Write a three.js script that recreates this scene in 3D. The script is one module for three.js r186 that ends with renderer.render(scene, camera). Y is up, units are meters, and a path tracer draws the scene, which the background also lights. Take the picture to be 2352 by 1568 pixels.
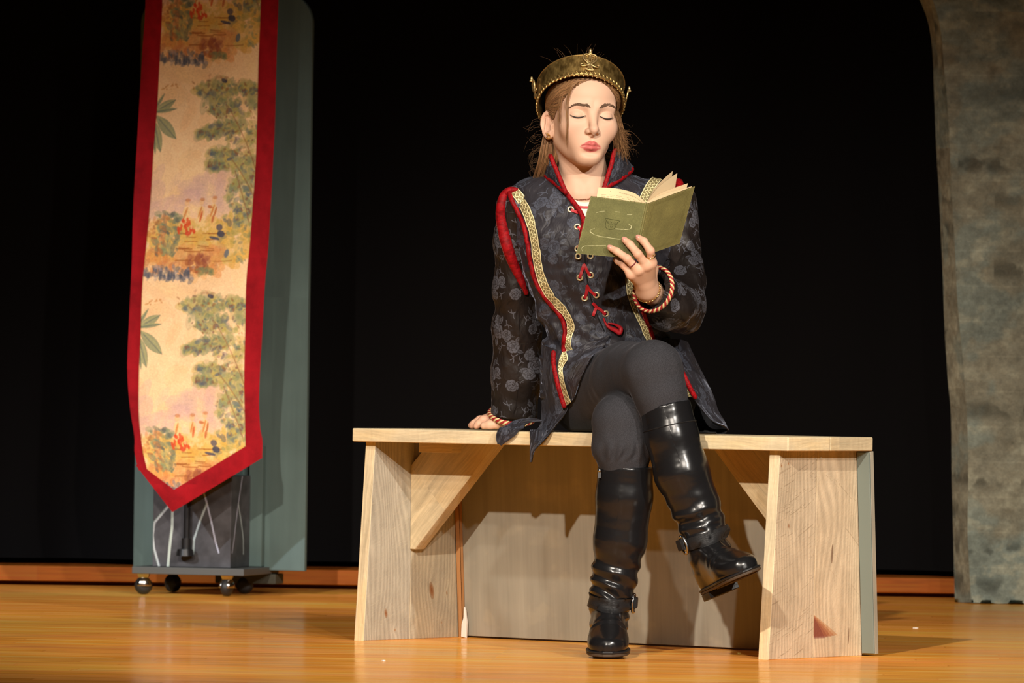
import * as THREE from 'three';
import { mergeGeometries, mergeVertices, toCreasedNormals } from 'three/addons/utils/BufferGeometryUtils.js';
import { RoundedBoxGeometry } from 'three/addons/geometries/RoundedBoxGeometry.js';
import { RectAreaLightUniformsLib } from 'three/addons/lights/RectAreaLightUniformsLib.js';

// ---------------------------------------------------------------- camera, exposure
const scene = new THREE.Scene();
scene.background = new THREE.Color(0x000000);
const FOCAL = 14700, RAD = Math.PI / 180, EYE = 0.595, CAMZ = 14;
const camera = new THREE.PerspectiveCamera(2 * Math.atan(784 / FOCAL) / RAD, 2352 / 1568, 0.5, 60);
camera.position.set(0, EYE, CAMZ);
camera.rotation.order = 'YXZ';
camera.rotation.x = Math.atan(81 / FOCAL);
camera.rotation.z = 0.8 * RAD;
camera.focus = 13.75;
camera.userData.fStop = 12;
camera.updateMatrixWorld();
const renderer = new THREE.WebGLRenderer({ antialias: true });
renderer.toneMapping = THREE.LinearToneMapping;
renderer.toneMappingExposure = 1.32;
renderer.shadowMap.enabled = true;
RectAreaLightUniformsLib.init();

// ---------------------------------------------------------------- lights: front-of-house spotlights
const FRONT_LIGHTS = [
  // azimuth (deg, + = picture right), elevation, candela, colour, cone half angle, penumbra
  { az: -31, el: 25, power: 190, color: [0.95, 0.97, 1.0], cone: 6.3, pen: 0.8, aim: [-0.95, -0.05, -3.0], where: 'at the far left end of the front pipe' },
  { az: -13, el: 23.5, power: 330, color: [1.0, 0.885, 0.75], cone: 9.6, pen: 0.75, aim: [0.1, 0.62, 0], where: 'left of the middle on the front pipe' },
  { az: 8, el: 21.5, power: 90, color: [1.0, 0.89, 0.77], cone: 9.6, pen: 0.8, aim: [0.1, 0.55, 0], where: 'at the middle of the front pipe' },
  { az: 15, el: 23, power: 90, color: [1.0, 0.9, 0.79], cone: 9.6, pen: 0.8, aim: [0.1, 0.55, 0], where: 'right of the middle on the front pipe' },
  { az: 27, el: 22, power: 190, color: [1.0, 0.93, 0.84], cone: 9.6, pen: 0.8, aim: [0.15, 0.25, 0], where: 'at the far right end of the front pipe' },
];

// ---------------------------------------------------------------- helpers
const V = (x, y, z) => new THREE.Vector3(x, y, z);
const lerp = THREE.MathUtils.lerp, clamp = THREE.MathUtils.clamp, sstep = THREE.MathUtils.smoothstep;
function ray(px, py) { return V((px - 1176) / FOCAL, -(py - 784) / FOCAL, -1).applyQuaternion(camera.quaternion); }
function at(px, py, z) { const r = ray(px, py); return camera.position.clone().addScaledVector(r, (z - CAMZ) / r.z); }   // a photo point at depth z
function rng(seed) { let s = seed >>> 0; return () => { s = (s + 0x6D2B79F5) | 0; let t = Math.imul(s ^ (s >>> 15), 1 | s); t = (t + Math.imul(t ^ (t >>> 7), 61 | t)) ^ t; return ((t ^ (t >>> 14)) >>> 0) / 4294967296; }; }
function hash2(x, y, s) { let h = Math.imul(x, 374761393) + Math.imul(y, 668265263) + Math.imul(s, 974634777) | 0; h = Math.imul(h ^ (h >>> 13), 1274126177); return ((h ^ (h >>> 16)) >>> 0) / 4294967296; }
function vnoise(x, y, s = 0, px = 0, py = 0) {   // value noise, period px/py if given
  const xi = Math.floor(x), yi = Math.floor(y), fx = x - xi, fy = y - yi, u = fx * fx * (3 - 2 * fx), v = fy * fy * (3 - 2 * fy);
  const w = (a, p) => p ? ((a % p) + p) % p : a;
  const a = hash2(w(xi, px), w(yi, py), s), b = hash2(w(xi + 1, px), w(yi, py), s), c = hash2(w(xi, px), w(yi + 1, py), s), d = hash2(w(xi + 1, px), w(yi + 1, py), s);
  return lerp(lerp(a, b, u), lerp(c, d, u), v);
}
function fbm(x, y, s = 0, oct = 4, px = 0, py = 0) { let a = 0, k = 0.5, n = 0; for (let i = 0; i < oct; i++) { a += k * vnoise(x, y, s + i * 17, px, py); n += k; x *= 2; y *= 2; px *= 2; py *= 2; k *= 0.5; } return a / n; }
function hash3(x, y, z) { let h = Math.imul(x, 374761393) + Math.imul(y, 668265263) + Math.imul(z, 2147483647 ^ 974634777) | 0; h = Math.imul(h ^ (h >>> 13), 1274126177); return ((h ^ (h >>> 16)) >>> 0) / 4294967296; }
function noise3(x, y, z) {
  const xi = Math.floor(x), yi = Math.floor(y), zi = Math.floor(z), fx = x - xi, fy = y - yi, fz = z - zi;
  const u = fx * fx * (3 - 2 * fx), v = fy * fy * (3 - 2 * fy), w = fz * fz * (3 - 2 * fz);
  const q = (k) => lerp(lerp(hash3(xi, yi, zi + k), hash3(xi + 1, yi, zi + k), u), lerp(hash3(xi, yi + 1, zi + k), hash3(xi + 1, yi + 1, zi + k), u), v);
  return lerp(q(0), q(1), w) * 2 - 1;
}
function pixelTexture(w, h, fn, { srgb = true, repeat = true } = {}) {   // fn(x, y, out) fills out[0..2] with 0..255
  const d = new Uint8Array(w * h * 4), o = [0, 0, 0];
  for (let y = 0; y < h; y++) for (let x = 0; x < w; x++) { fn(x, y, o); const i = (y * w + x) * 4; d[i] = clamp(o[0], 0, 255); d[i + 1] = clamp(o[1], 0, 255); d[i + 2] = clamp(o[2], 0, 255); d[i + 3] = 255; }
  const t = new THREE.DataTexture(d, w, h, THREE.RGBAFormat);
  t.magFilter = t.minFilter = THREE.LinearFilter;
  if (repeat) t.wrapS = t.wrapT = THREE.RepeatWrapping;
  if (srgb) t.colorSpace = THREE.SRGBColorSpace;
  t.needsUpdate = true;
  return t;
}
function canvasTexture(w, h, draw, { srgb = true, repeat = false } = {}) {
  const c = document.createElement('canvas'); c.width = w; c.height = h;
  draw(c.getContext('2d'), w, h);
  const t = new THREE.CanvasTexture(c);
  if (srgb) t.colorSpace = THREE.SRGBColorSpace;
  if (repeat) t.wrapS = t.wrapT = THREE.RepeatWrapping;
  return t;
}
const std = (o) => new THREE.MeshStandardMaterial(o), phys = (o) => new THREE.MeshPhysicalMaterial(o);
const lin = (r, g, b) => new THREE.Color().setRGB(r, g, b);
const taken = {};
function numbered(n) { const k = taken[n] = (taken[n] ?? -1) + 1; return k ? n + '_' + String(k).padStart(3, '0') : n; }
function tag(o, label, category, group, kind) { o.userData = { label }; if (category) o.userData.category = category; if (group) o.userData.group = group; if (kind) o.userData.kind = kind; return o; }
function thing(name, label, category, pos = V(0, 0, 0), turn = 0, group) { const o = new THREE.Group(); o.name = numbered(name); o.position.copy(pos); o.rotation.y = turn; scene.add(o); return tag(o, label, category, group); }
function part(name, geo, mat, parent, label, parts) {
  const m = new THREE.Mesh(geo, mat); m.name = name; m.castShadow = m.receiveShadow = true; parent.add(m);
  if (label) m.userData.label = label;
  return m;
}
function struct(name, geo, mat) { const m = new THREE.Mesh(geo, mat); m.name = name; m.castShadow = m.receiveShadow = true; m.userData.kind = 'structure'; scene.add(m); return m; }
function boxUV(g, s = 1, off = [0, 0], swap = false) {   // uv in metres by the face's main direction, on a de-indexed geometry
  if (g.index) g = g.toNonIndexed();
  const p = g.attributes.position, uv = new Float32Array(p.count * 2), a = V(), b = V(), c = V(), n = V();
  for (let i = 0; i < p.count; i += 3) {
    a.fromBufferAttribute(p, i); b.fromBufferAttribute(p, i + 1); c.fromBufferAttribute(p, i + 2);
    n.crossVectors(b.clone().sub(a), c.clone().sub(a)); const x = Math.abs(n.x), y = Math.abs(n.y), z = Math.abs(n.z);
    [a, b, c].forEach((q, k) => {
      let u, v;
      if (x >= y && x >= z) { u = q.z; v = q.y; } else if (y >= z) { u = q.z; v = q.x; } else { u = q.x; v = q.y; }
      if (swap) [u, v] = [v, u];
      uv[(i + k) * 2] = u * s + off[0]; uv[(i + k) * 2 + 1] = v * s + off[1];
    });
  }
  g.setAttribute('uv', new THREE.BufferAttribute(uv, 2));
  return g;
}
function prism(pts, depth, bevel = 0.0015) {   // polygon in x,y extruded along z from 0 to depth, with a small chamfer
  const s = new THREE.Shape(pts.map(([x, y]) => new THREE.Vector2(x, y)));
  const g = new THREE.ExtrudeGeometry(s, { depth: depth - 2 * bevel, bevelEnabled: bevel > 0, bevelThickness: bevel, bevelSize: bevel, bevelOffset: -bevel, bevelSegments: 2, curveSegments: 24 });
  g.translate(0, 0, bevel);
  return g;
}
function boxAt(x0, x1, y0, y1, z0, z1, r = 0.0015) {
  const g = new RoundedBoxGeometry(x1 - x0, y1 - y0, z1 - z0, 2, Math.min(r, (x1 - x0) / 2.1, (y1 - y0) / 2.1, (z1 - z0) / 2.1));
  g.translate((x0 + x1) / 2, (y0 + y1) / 2, (z0 + z1) / 2);
  return g;
}
function tubeAlong(pts, r, seg = 0, rad = 8, closed = false) {
  const c = new THREE.CatmullRomCurve3(pts, closed, 'centripetal');
  return new THREE.TubeGeometry(c, seg || pts.length * 6, r, rad, closed);
}
// ---------------------------------------------------------------- the setting: stage floor, step, back curtain, house
const floorTex = pixelTexture(2048, 1024, (() => {
  const rows = 64;
  const tone = [], cut = [];
  for (let r = 0; r < rows; r++) { const R = rng(r * 7 + 3); let x = 0; const a = []; while (x < 2048) { const w = 260 + R() * 520; a.push([x, R(), R()]); x += w; } tone.push(a); }
  return (x, y, o) => {
    const r = Math.floor(y / (1024 / rows)), fy = (y / (1024 / rows)) % 1, a = tone[r];
    let k = 0; for (let i = 0; i < a.length; i++) if (x >= a[i][0]) k = i;
    const t = a[k][1], edge = Math.min(fy, 1 - fy) < 0.05 ? 0.96 : 1, end = k > 0 && x - a[k][0] < 2 ? 0.92 : 1;
    const grain = fbm(x / 60, y * 1.1, r, 4, 0, 0), big = fbm(x / 300, y / 120, 91, 3);
    const f = (0.86 + 0.09 * t + 0.34 * (grain - 0.5) + 0.34 * (big - 0.5)) * edge * end;
    o[0] = 292 * f; o[1] = (186 + 10 * a[k][2]) * f; o[2] = 84 * f * (0.85 + 0.3 * t);
  };
})());
floorTex.wrapS = floorTex.wrapT = THREE.MirroredRepeatWrapping;
floorTex.repeat.set(1 / 4.2, 1 / 3.6);
const floorRough = pixelTexture(1024, 1024, (x, y, o) => {
  const g = fbm(x / 90, y / 7, 5, 4), b = fbm(x / 160, y / 160, 9, 3);
  o[0] = o[1] = o[2] = 255 * clamp(0.17 + 0.20 * (g - 0.5) + 0.2 * (b - 0.5), 0.1, 0.8);
}, { srgb: false });
floorRough.repeat.set(1 / 2.3, 1 / 1.9);
const floorBump = pixelTexture(1024, 1024, (x, y, o) => {
  o[0] = o[1] = o[2] = 255 * clamp(0.5 + 0.6 * (fbm(x / 120, y / 10, 15, 4) - 0.5) + 0.5 * (fbm(x / 50, y / 60, 35, 3) - 0.5), 0, 1);
}, { srgb: false });
floorBump.repeat.set(1 / 2.1, 1 / 1.7);
const floorMat = phys({ map: floorTex, roughness: 1, roughnessMap: floorRough, bumpMap: floorBump, bumpScale: 0.0006, specularIntensity: 0.010 });
{
  const g = new THREE.BoxGeometry(18, 0.12, 9.9); g.translate(0, -0.06, -2.55);
  const p = g.attributes.position, uv = g.attributes.uv, ca = Math.cos(0.06), sa = Math.sin(0.06);
  for (let i = 0; i < p.count; i++) uv.setXY(i, p.getX(i) * ca + p.getZ(i) * sa, -p.getX(i) * sa + p.getZ(i) * ca);
  struct('floor', g, floorMat);
}
const stepMat = phys({ map: floorTex, color: lin(0.40, 0.26, 0.14), roughness: 0.5, specularIntensity: 0.4 });
{
  const lip = boxUV(boxAt(-8.8, 8.8, 0.012, 0.054, -7.4, -3.72, 0.003)), toe = boxUV(boxAt(-8.8, 8.8, 0, 0.0115, -7.4, -3.80, 0.001));
  const m = struct('trim_1', mergeGeometries([lip, toe]), stepMat);
  m.rotation.y = 0; m.userData.label = 'low wooden step along the foot of the black curtain';
}
const curtainMat = phys({ color: lin(0.0068, 0.0066, 0.0072), roughness: 1, specularIntensity: 0.05, sheen: 0.03, sheenRoughness: 0.6, sheenColor: new THREE.Color(0.5, 0.5, 0.6) });
function drape(x0, x1, y0, y1, z, fold, seed) {   // a hanging curtain with folds, closed in the back
  const nx = Math.round((x1 - x0) / 0.025), ny = 12, g = new THREE.BoxGeometry(x1 - x0, y1 - y0, 0.03, nx, ny, 1), p = g.attributes.position;
  g.translate((x0 + x1) / 2, (y0 + y1) / 2, 0);
  for (let i = 0; i < p.count; i++) {
    const x = p.getX(i), y = p.getY(i), w = x * 8 + 2.6 * Math.sin(x * 1.7 + seed) + 0.25 * Math.sin(y * 1.3 + x * 3);
    p.setZ(i, p.getZ(i) + fold * (Math.sin(w) + 0.35 * Math.sin(w * 2.3 + seed)) * (0.8 + 0.3 * vnoise(x * 2, 0, seed)));
  }
  g.translate(0, 0, z); g.computeVertexNormals();
  return g;
}
tag(part('stage_curtain', drape(-8.8, 8.8, 0.07, 5.6, -3.92, 0.045, 3), curtainMat, scene), 'black velvet curtain hanging in folds across the back of the stage', 'curtain');
{
  const wallMat = std({ color: lin(0.16, 0.13, 0.10), roughness: 0.9 }), blackMat = std({ color: lin(0.02, 0.02, 0.02), roughness: 0.95 });
  const slab = (n, x0, x1, y0, y1, z0, z1, m) => struct(n, boxAt(x0, x1, y0, y1, z0, z1, 0.01), m);
  slab('wall_back', -9.3, 9.3, -1.3, 7.3, -7.8, -7.5, blackMat);
  slab('wall_left', -9.3, -9.0, -1.3, 7.3, -7.5, 17.5, wallMat);
  slab('wall_right', 9.0, 9.3, -1.3, 7.3, -7.5, 17.5, wallMat);
  slab('wall_front', -9.3, 9.3, -1.3, 7.3, 17.5, 17.8, wallMat);
  slab('ceiling', -9.3, 9.3, 7.0, 7.3, -7.5, 17.5, wallMat);
  slab('floor_house', -9.0, 9.0, -1.3, -1.0, -7.5, 17.5, wallMat);
  slab('trim_2', -9.0, 9.0, -1.0, -0.125, 2.2, 2.4, blackMat);
}
// ---------------------------------------------------------------- front-of-house spotlights, each a fixture with its own lamp
const canMat = std({ color: lin(0.02, 0.02, 0.022), roughness: 0.5, metalness: 0.3 });
tag(part('lighting_pipe', new THREE.CylinderGeometry(0.03, 0.03, 17.9, 12).rotateZ(Math.PI / 2).translate(0, 6.1, 10.6), canMat, scene), 'black pipe across the hall holding the front spotlights', 'pipe');
FRONT_LIGHTS.forEach((L) => {
  const dir = V(Math.sin(L.az * RAD) * Math.cos(L.el * RAD), Math.sin(L.el * RAD), Math.cos(L.az * RAD) * Math.cos(L.el * RAD));
  const pos = V(...L.aim).addScaledVector(dir, 12.6);
  const t = thing('stage_spotlight', 'black stage spotlight ' + L.where, 'spotlight', pos, 0, 'front spotlights');
  t.quaternion.setFromUnitVectors(V(0, 0, 1), dir.clone().negate());
  part('housing', new THREE.LatheGeometry([[0.0, -0.5], [0.10, -0.5], [0.12, -0.42], [0.12, -0.2], [0.085, -0.16], [0.085, -0.02], [0.095, -0.015], [0.095, 0.03], [0.088, 0.03], [0.088, -0.03], [0, -0.03]].map(([r, z]) => new THREE.Vector2(r, z)), 24).rotateX(Math.PI / 2), canMat, t);
  part('lens', new THREE.CylinderGeometry(0.086, 0.086, 0.012, 24).rotateX(Math.PI / 2).translate(0, 0, -0.018), std({ color: 0x111111, emissive: lin(...L.color), emissiveIntensity: 3 }), t);
  part('yoke', tubeAlong([V(-0.13, 0, -0.3), V(-0.135, 0.2, -0.3), V(0, 0.28, -0.3), V(0.135, 0.2, -0.3), V(0.13, 0, -0.3)], 0.01, 24, 6), canMat, t);
  const s = new THREE.SpotLight(lin(...L.color), L.power, 0, L.cone * RAD, L.pen, 2);
  s.name = 'stage_spotlight_lamp'; s.position.copy(pos).addScaledVector(dir, -0.06); s.target.position.set(...L.aim); s.castShadow = true; s.shadow.radius = 4.5; s.shadow.mapSize.set(2048, 2048); s.shadow.bias = -0.0005;
  scene.add(s, s.target);
});

// ---------------------------------------------------------------- bench
const pine = (seed, base, dark, saw) => canvasTexture(512, 1024, (c, w, h) => {   // 0.256 m x 0.512 m, grain upright
  const R = rng(seed), im = c.createImageData(w, h), d = im.data;
  for (let y = 0; y < h; y++) for (let x = 0; x < w; x++) {
    const bend = 18 * fbm(y / 300, x / 400, seed, 2), g = fbm((x + bend * 3) / 7, y / 160, seed + 1, 4), r = fbm((x + bend * 4) / 34, y / 500, seed + 2, 3), b = fbm(x / 130, y / 190, seed + 4, 3), fine = vnoise(x / 1.2, y / 14, seed + 8);
    let f = 0.93 + 0.16 * (g - 0.5) + 0.18 * (r - 0.5) + 0.18 * (b - 0.5) + 0.06 * (fine - 0.5);
    const k = clamp(2.6 * (b - 0.42) + 0.9 * (r - 0.5), 0, 1);
    const i = (y * w + x) * 4;
    for (let q = 0; q < 3; q++) d[i + q] = clamp(lerp(base[q], dark[q], k) * f, 0, 255);
    d[i + 3] = 255;
  }
  c.putImageData(im, 0, 0);
  if (saw) for (let n = 0; n < 120; n++) {   // saw marks: short dark arcs left by the blade
    const y = R() * h, x = R() * w, l = 60 + R() * 260, band = fbm(y / 120, 3, seed, 2);
    if (band < 0.44) continue;
    c.strokeStyle = `rgba(110,94,74,${0.08 + 0.22 * R()})`; c.lineWidth = 1.2 + R() * 2.5;
    c.beginPath(); c.moveTo(x - l / 2, y + 16 + l * 0.13); c.quadraticCurveTo(x, y, x + l / 2, y - l * 0.13); c.stroke();
  }
  const knots = 0;
  for (let n = 0; n < knots; n++) {
    const x = w * (0.15 + 0.7 * R()), y = h * R(), rx = 9 + R() * 12, ry = rx * (1.1 + R() * 1.2);
    const gr = c.createRadialGradient(0, 0, 1, 0, 0, 1); gr.addColorStop(0, 'rgba(140,84,44,0.8)'); gr.addColorStop(0.5, 'rgba(176,118,66,0.7)'); gr.addColorStop(0.75, 'rgba(160,112,68,0.45)'); gr.addColorStop(1, 'rgba(150,110,70,0)');
    c.save(); c.translate(x, y); c.rotate((R() - 0.5) * 0.8); c.scale(rx, ry); c.fillStyle = gr; c.beginPath(); c.arc(0, 0, 1, 0, 7); c.fill(); c.restore();
  }
}, { repeat: true });
const woodBump = pixelTexture(512, 512, (x, y, o) => { o[0] = o[1] = o[2] = 255 * clamp(0.5 + 0.5 * (fbm(x / 5, y / 70, 3, 4) - 0.5) + 0.5 * (fbm(x / 60 + y / 400, y / 9, 13, 2) - 0.5), 0, 1); }, { srgb: false });
woodBump.repeat.set(1 / 0.25, 1 / 0.4);
const scaled = (t, u, v) => { t.repeat.set(1 / u, 1 / v); return t; };
const woodMats = [[11, [176, 166, 143], [156, 148, 127], true], [23, [208, 190, 152], [184, 168, 136], true], [37, [214, 195, 158], [194, 171, 131], false], [51, [238, 220, 182], [224, 200, 154], false]].map(([s, b, d, saw]) =>
  phys({ map: scaled(pine(s, b, d, saw), 0.256, 0.512), bumpMap: woodBump, bumpScale: 0.0008, roughness: 0.78, specularIntensity: 0.35 }));
const [greyPine, sawnPine, bracePine, palePine] = woodMats;
// the four upright end planks, each with its own knots, saw marks and stains (u rearwards, v upwards)
const plankMats = [
  { seed: 61, base: [196, 179, 152], dark: [180, 163, 137], arcs: 120, tilt: 0.32, ink: '104,88,66', knots: [[0.2, 0.93, 9, 11, 0.5], [0.34, 0.94, 6, 10, 0.6], [0.36, 0.64, 9, 14, 0.45]], slits: [] },
  { seed: 67, base: [202, 184, 155], dark: [190, 171, 142], arcs: 26, tilt: -0.5, ink: '112,94,70', knots: [], wedge: [[0.0, 0.21], [0.02, 0.105], [0.5, 0.105], [0.3, 0.15]], slits: [[0.36, 0.5, 7, 46], [0.72, 0.1, 4, 40]] },
  { seed: 71, base: [176, 169, 152], dark: [160, 153, 137], arcs: 90, tilt: 0.28, ink: '200,188,160', knots: [[0.42, 0.135, 14, 26, 0.75], [0.6, 0.05, 9, 9, 0.4]], slits: [] },
  { seed: 73, base: [179, 168, 144], dark: [168, 159, 139], arcs: 40, tilt: 0.3, ink: '196,182,150', knots: [[0.42, 0.245, 21, 50, 0.95], [0.72, 0.23, 8, 13, 0.5], [0.62, 0.08, 7, 9, 0.4]], slits: [] },
].map((o) => {
  const t = canvasTexture(420, 1000, (c, w, h) => {
    const R = rng(o.seed), im = c.createImageData(w, h), d = im.data;
    for (let y = 0; y < h; y++) for (let x = 0; x < w; x++) {
      let k = clamp(2.4 * (fbm(x / 130, y / 240, o.seed, 3) - 0.38), 0, 1), ring = x / 9 + 26 * fbm(x / 260, y / 700, o.seed + 3, 2);
      for (const [u, v, rx, ry] of o.knots) { const q = Math.hypot((x - u * w) / rx, (y - (1 - v) * h) / ry); ring += 5 / (0.6 + q); }
      const f = 1 + 0.05 * Math.sin(ring * 1.9) + 0.07 * (vnoise(x / 2, y / 30, o.seed) - 0.5) + 0.10 * (fbm(x / 60, y / 60, o.seed + 9, 3) - 0.5), i = (y * w + x) * 4;
      for (let q = 0; q < 3; q++) d[i + q] = clamp(lerp(o.base[q], o.dark[q], k) * f, 0, 255); d[i + 3] = 255;
    }
    c.putImageData(im, 0, 0);
    for (let n = 0; n < o.arcs; n++) {   // broken arcs left by the saw
      const y0 = R() * h * 1.1, len = 30 + R() * 120, x0 = R() * w, band = fbm(y0 / 90, 2, o.seed, 2) - 0.4; if (band < 0) continue;
      c.strokeStyle = `rgba(${o.ink},${0.10 + 0.2 * R()})`; c.lineWidth = 2 + R() * 4;
      const Y = (x) => y0 - o.tilt * (x - w * 0.2) - o.tilt * 0.0011 * (x - w * 0.2) ** 2;
      c.beginPath(); for (let x = x0; x < x0 + len; x += 9) { if (R() < 0.25) c.moveTo(x, Y(x)); else c.lineTo(x, Y(x) + 2 * R()); } c.stroke();
    }
    for (const [u, v, rx, ry, a] of o.knots) for (let k = 10; k >= 1; k--) { const q = k / 10; c.fillStyle = k % 3 ? `rgba(${168 - 40 * (1 - q)},${104 - 30 * (1 - q)},${56 - 16 * (1 - q)},${a * 0.30 * (1.2 - q)})` : `rgba(110,66,34,${a * 0.3})`; c.beginPath(); c.ellipse(u * w + 2 * R(), (1 - v) * h + 3 * R(), rx * q * (0.9 + 0.2 * R()), ry * q, -0.25, 0, 7); c.fill(); }
    if (o.wedge) for (let k = 0; k < 5; k++) { c.fillStyle = `rgba(${168 - 16 * k},${96 - 12 * k},48,0.35)`; c.beginPath(); o.wedge.forEach(([u, v], i) => { const q = [u * w * (1 - k * 0.13), (1 - v) * h + k * 3]; i ? c.lineTo(...q) : c.moveTo(...q); }); c.closePath(); c.fill(); }
    for (const [u, v, rx, ry] of o.slits) { c.fillStyle = 'rgba(96,70,52,0.6)'; c.beginPath(); c.ellipse(u * w, (1 - v) * h, rx, ry, 0.04, 0, 7); c.fill(); }
  });
  return phys({ map: t, bumpMap: woodBump, bumpScale: 0.0008, roughness: 0.78, specularIntensity: 0.35 });
});
const paintTex = pixelTexture(1024, 512, (x, y, o) => {   // thin grey-green brushed paint over plywood
  const b = fbm(x / 26, y / 180, 3, 4), c = fbm(x / 150, y / 120, 7, 3), s = fbm(x / 4, y / 160, 23, 2), m = fbm(x / 60, y / 45, 31, 4);
  const f = 0.95 + 0.13 * (b - 0.5) + 0.13 * (c - 0.5) + 0.06 * (s - 0.5), k = clamp((m - 0.62) * 4, 0, 0.5);
  o[0] = lerp(157, 172, k) * f; o[1] = lerp(152, 164, k) * f; o[2] = lerp(137, 144, k) * f;
});
paintTex.repeat.set(1 / 1.1, 1 / 0.55);
const panelMat = phys({ map: paintTex, roughness: 0.62, specularIntensity: 0.4 });
const benchTurn = -38 * RAD, benchPos = V(0.556, 0, 0.366);
const bench = thing('wooden_bench', 'knotty pine bench with plank ends and a grey painted back panel, carrying the reader', 'bench', benchPos, benchTurn);
const benchPoint = (x, y, z) => V(x, y, z).applyAxisAngle(V(0, 1, 0), benchTurn).add(benchPos);
{
  const H = 0.445, T = 0.028;
  // the two ends: two upright planks each, flaring towards the floor; polygon in (depth, height)
  const ends = [[-T, 0], [-1.143, 1]];
  ends.forEach(([x, e]) => {
    [[[0, 0], [0.163, 0], [0.170, H], [0.032, H]], [[0.1645, 0], [0.349, 0], [0.319, H], [0.1715, H]]].forEach((poly, k) => {
      const g = prism(poly, T - k * 0.001, 0.0016); g.rotateY(Math.PI / 2); g.translate(x, 0, 0);   // polygon x -> -z (rearwards), extruded along +x
      const q = boxUV(g, 1, [0.07 + e * 0.3 + k * 0.31, 0.05 + k * 0.21]), p = q.attributes.position, n = q.attributes.normal, uv = q.attributes.uv; q.clearGroups();
      // the wide faces carry the plank's own grain, the sawn edges are paler
      let run = -1, start = 0;
      for (let i = 0; i <= p.count; i += 3) { const m = i < p.count ? (Math.abs(n.getX(i)) > 0.7 ? 0 : 1) : -2; if (m !== run) { if (run >= 0) q.addGroup(start, i - start, run); run = m; start = i; } if (m === 0) for (let j = i; j < i + 3; j++) uv.setXY(j, (-p.getZ(j) - k * 0.1645) / 0.1845, p.getY(j) / H); }
      part('end_plank', q, [plankMats[e * 2 + k], palePine], bench, (e ? 'left' : 'right') + ' end plank');
    });
  });
  // the seat: two boards side by side
  const sx0 = -1.165, sx1 = 0.036;
  [[-0.010, -0.166], [-0.1675, -0.327]].forEach(([z1, z0], k) => part('seat_board', boxUV(boxAt(sx0, sx1, H, 0.475, z0, z1, 0.003), 1, [0.1 + k * 0.4, 0.2], true), k ? bracePine : palePine, bench));
  // braces at 45 degrees from the ends to the seat
  for (const s of [0, 1]) {
    const g = prism([[0, 0.203], [0.014, 0.203], [0.243, H], [0.052, H], [0, 0.393]], 0.036, 0.002);
    if (s) g.scale(-1, 1, 1);
    g.translate(s ? -T : -1.115, 0, -0.196);
    if (s) { const ix = g.index; const a = g.attributes.position.array, nn = g.attributes.normal.array; for (let i = 0; i < a.length; i += 9) for (let c = 0; c < 3; c++) { [a[i + 3 + c], a[i + 6 + c]] = [a[i + 6 + c], a[i + 3 + c]]; [nn[i + 3 + c], nn[i + 6 + c]] = [nn[i + 6 + c], nn[i + 3 + c]]; } }
    const q = g.toNonIndexed ? (g.index ? g.toNonIndexed() : g) : g, p = q.attributes.position, uv = q.attributes.uv;
    for (let i = 0; i < p.count; i++) { const x = p.getX(i) * (s ? -1 : 1), y = p.getY(i); uv.setXY(i, (x - y) * 0.7071 + p.getZ(i) + s * 0.13, (x + y) * 0.7071 + s * 0.3); }
    part('brace', q, bracePine, bench);
  }
  part('cleat', boxUV(boxAt(-1.045, -0.95, H - 0.022, H, -0.135, -0.10, 0.001), 1, [0.3, 0.1], true), bracePine, bench);
  // the painted back panel follows the slanted rear edges
  { const g = boxUV(boxAt(-1.150, 0.033, 0.004, H, -0.013, 0, 0.001)); g.applyMatrix4(new THREE.Matrix4().makeRotationX(Math.atan2(0.03, H))); g.translate(0, 0, -0.350); part('back_panel', g, panelMat, bench); }
  { const g = boxUV(boxAt(0.0015, 0.0335, 0.006, H - 0.002, 0, 0.004, 0.001)); g.applyMatrix4(new THREE.Matrix4().makeRotationX(Math.atan2(0.03, H))); g.translate(0, 0, -0.3485); part('edge_strip', g, phys({ color: lin(0.165, 0.20, 0.175), roughness: 0.6 }), bench, 'grey green painted edge strip'); }
  // splintered corner strip where the left end meets the panel
  { const g = boxAt(-1.114, -1.101, 0.0, H, 0, 0.010, 0.001), rag = rng(8); const p = g.attributes.position; for (let i = 0; i < p.count; i++) p.setX(i, p.getX(i) + 0.002 * (rag() - 0.5)); g.applyMatrix4(new THREE.Matrix4().makeRotationX(Math.atan2(0.03, H))); g.translate(0, 0, -0.349); part('corner_strip', boxUV(g), std({ color: lin(0.42, 0.20, 0.07), roughness: 0.8 }), bench, 'raw orange splintered strip'); }
  { const g = prism([[0, 0.002], [0.014, 0.0], [0.015, 0.035], [0.011, 0.062], [0.007, 0.07], [0.006, 0.045], [0.001, 0.03]], 0.006, 0.001); g.translate(-1.100, 0, -0.337); part('filler_chip', boxUV(g), std({ color: lin(0.8, 0.78, 0.72), roughness: 0.8 }), bench, 'chipped white filler'); }
}

// flecks of paper on the boards
[[881, 1518, 0.004, 'white', [0.8, 0.78, 0.72], 'tiny white paper fleck on the floor in front of the left bench end'], [2103, 1443, 0.006, 'white', [0.85, 0.83, 0.78], 'small white paper fleck on the floor between bench and painted arch'], [1697, 1501, 0.005, 'yellow', [0.75, 0.6, 0.15], 'tiny yellow fleck on the floor under the hanging boot']].forEach(([x, y, r, , col, label], i) => {
  const d = ray(x, y), p = camera.position.clone().addScaledVector(d, -EYE / d.y), q = rng(40 + i), g = prism([...Array(6).keys()].map((k) => [Math.cos(k * 1.047) * r * (0.6 + 0.6 * q()), Math.sin(k * 1.047) * r * (0.6 + 0.6 * q())]), 0.0022, 0.0004);
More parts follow.
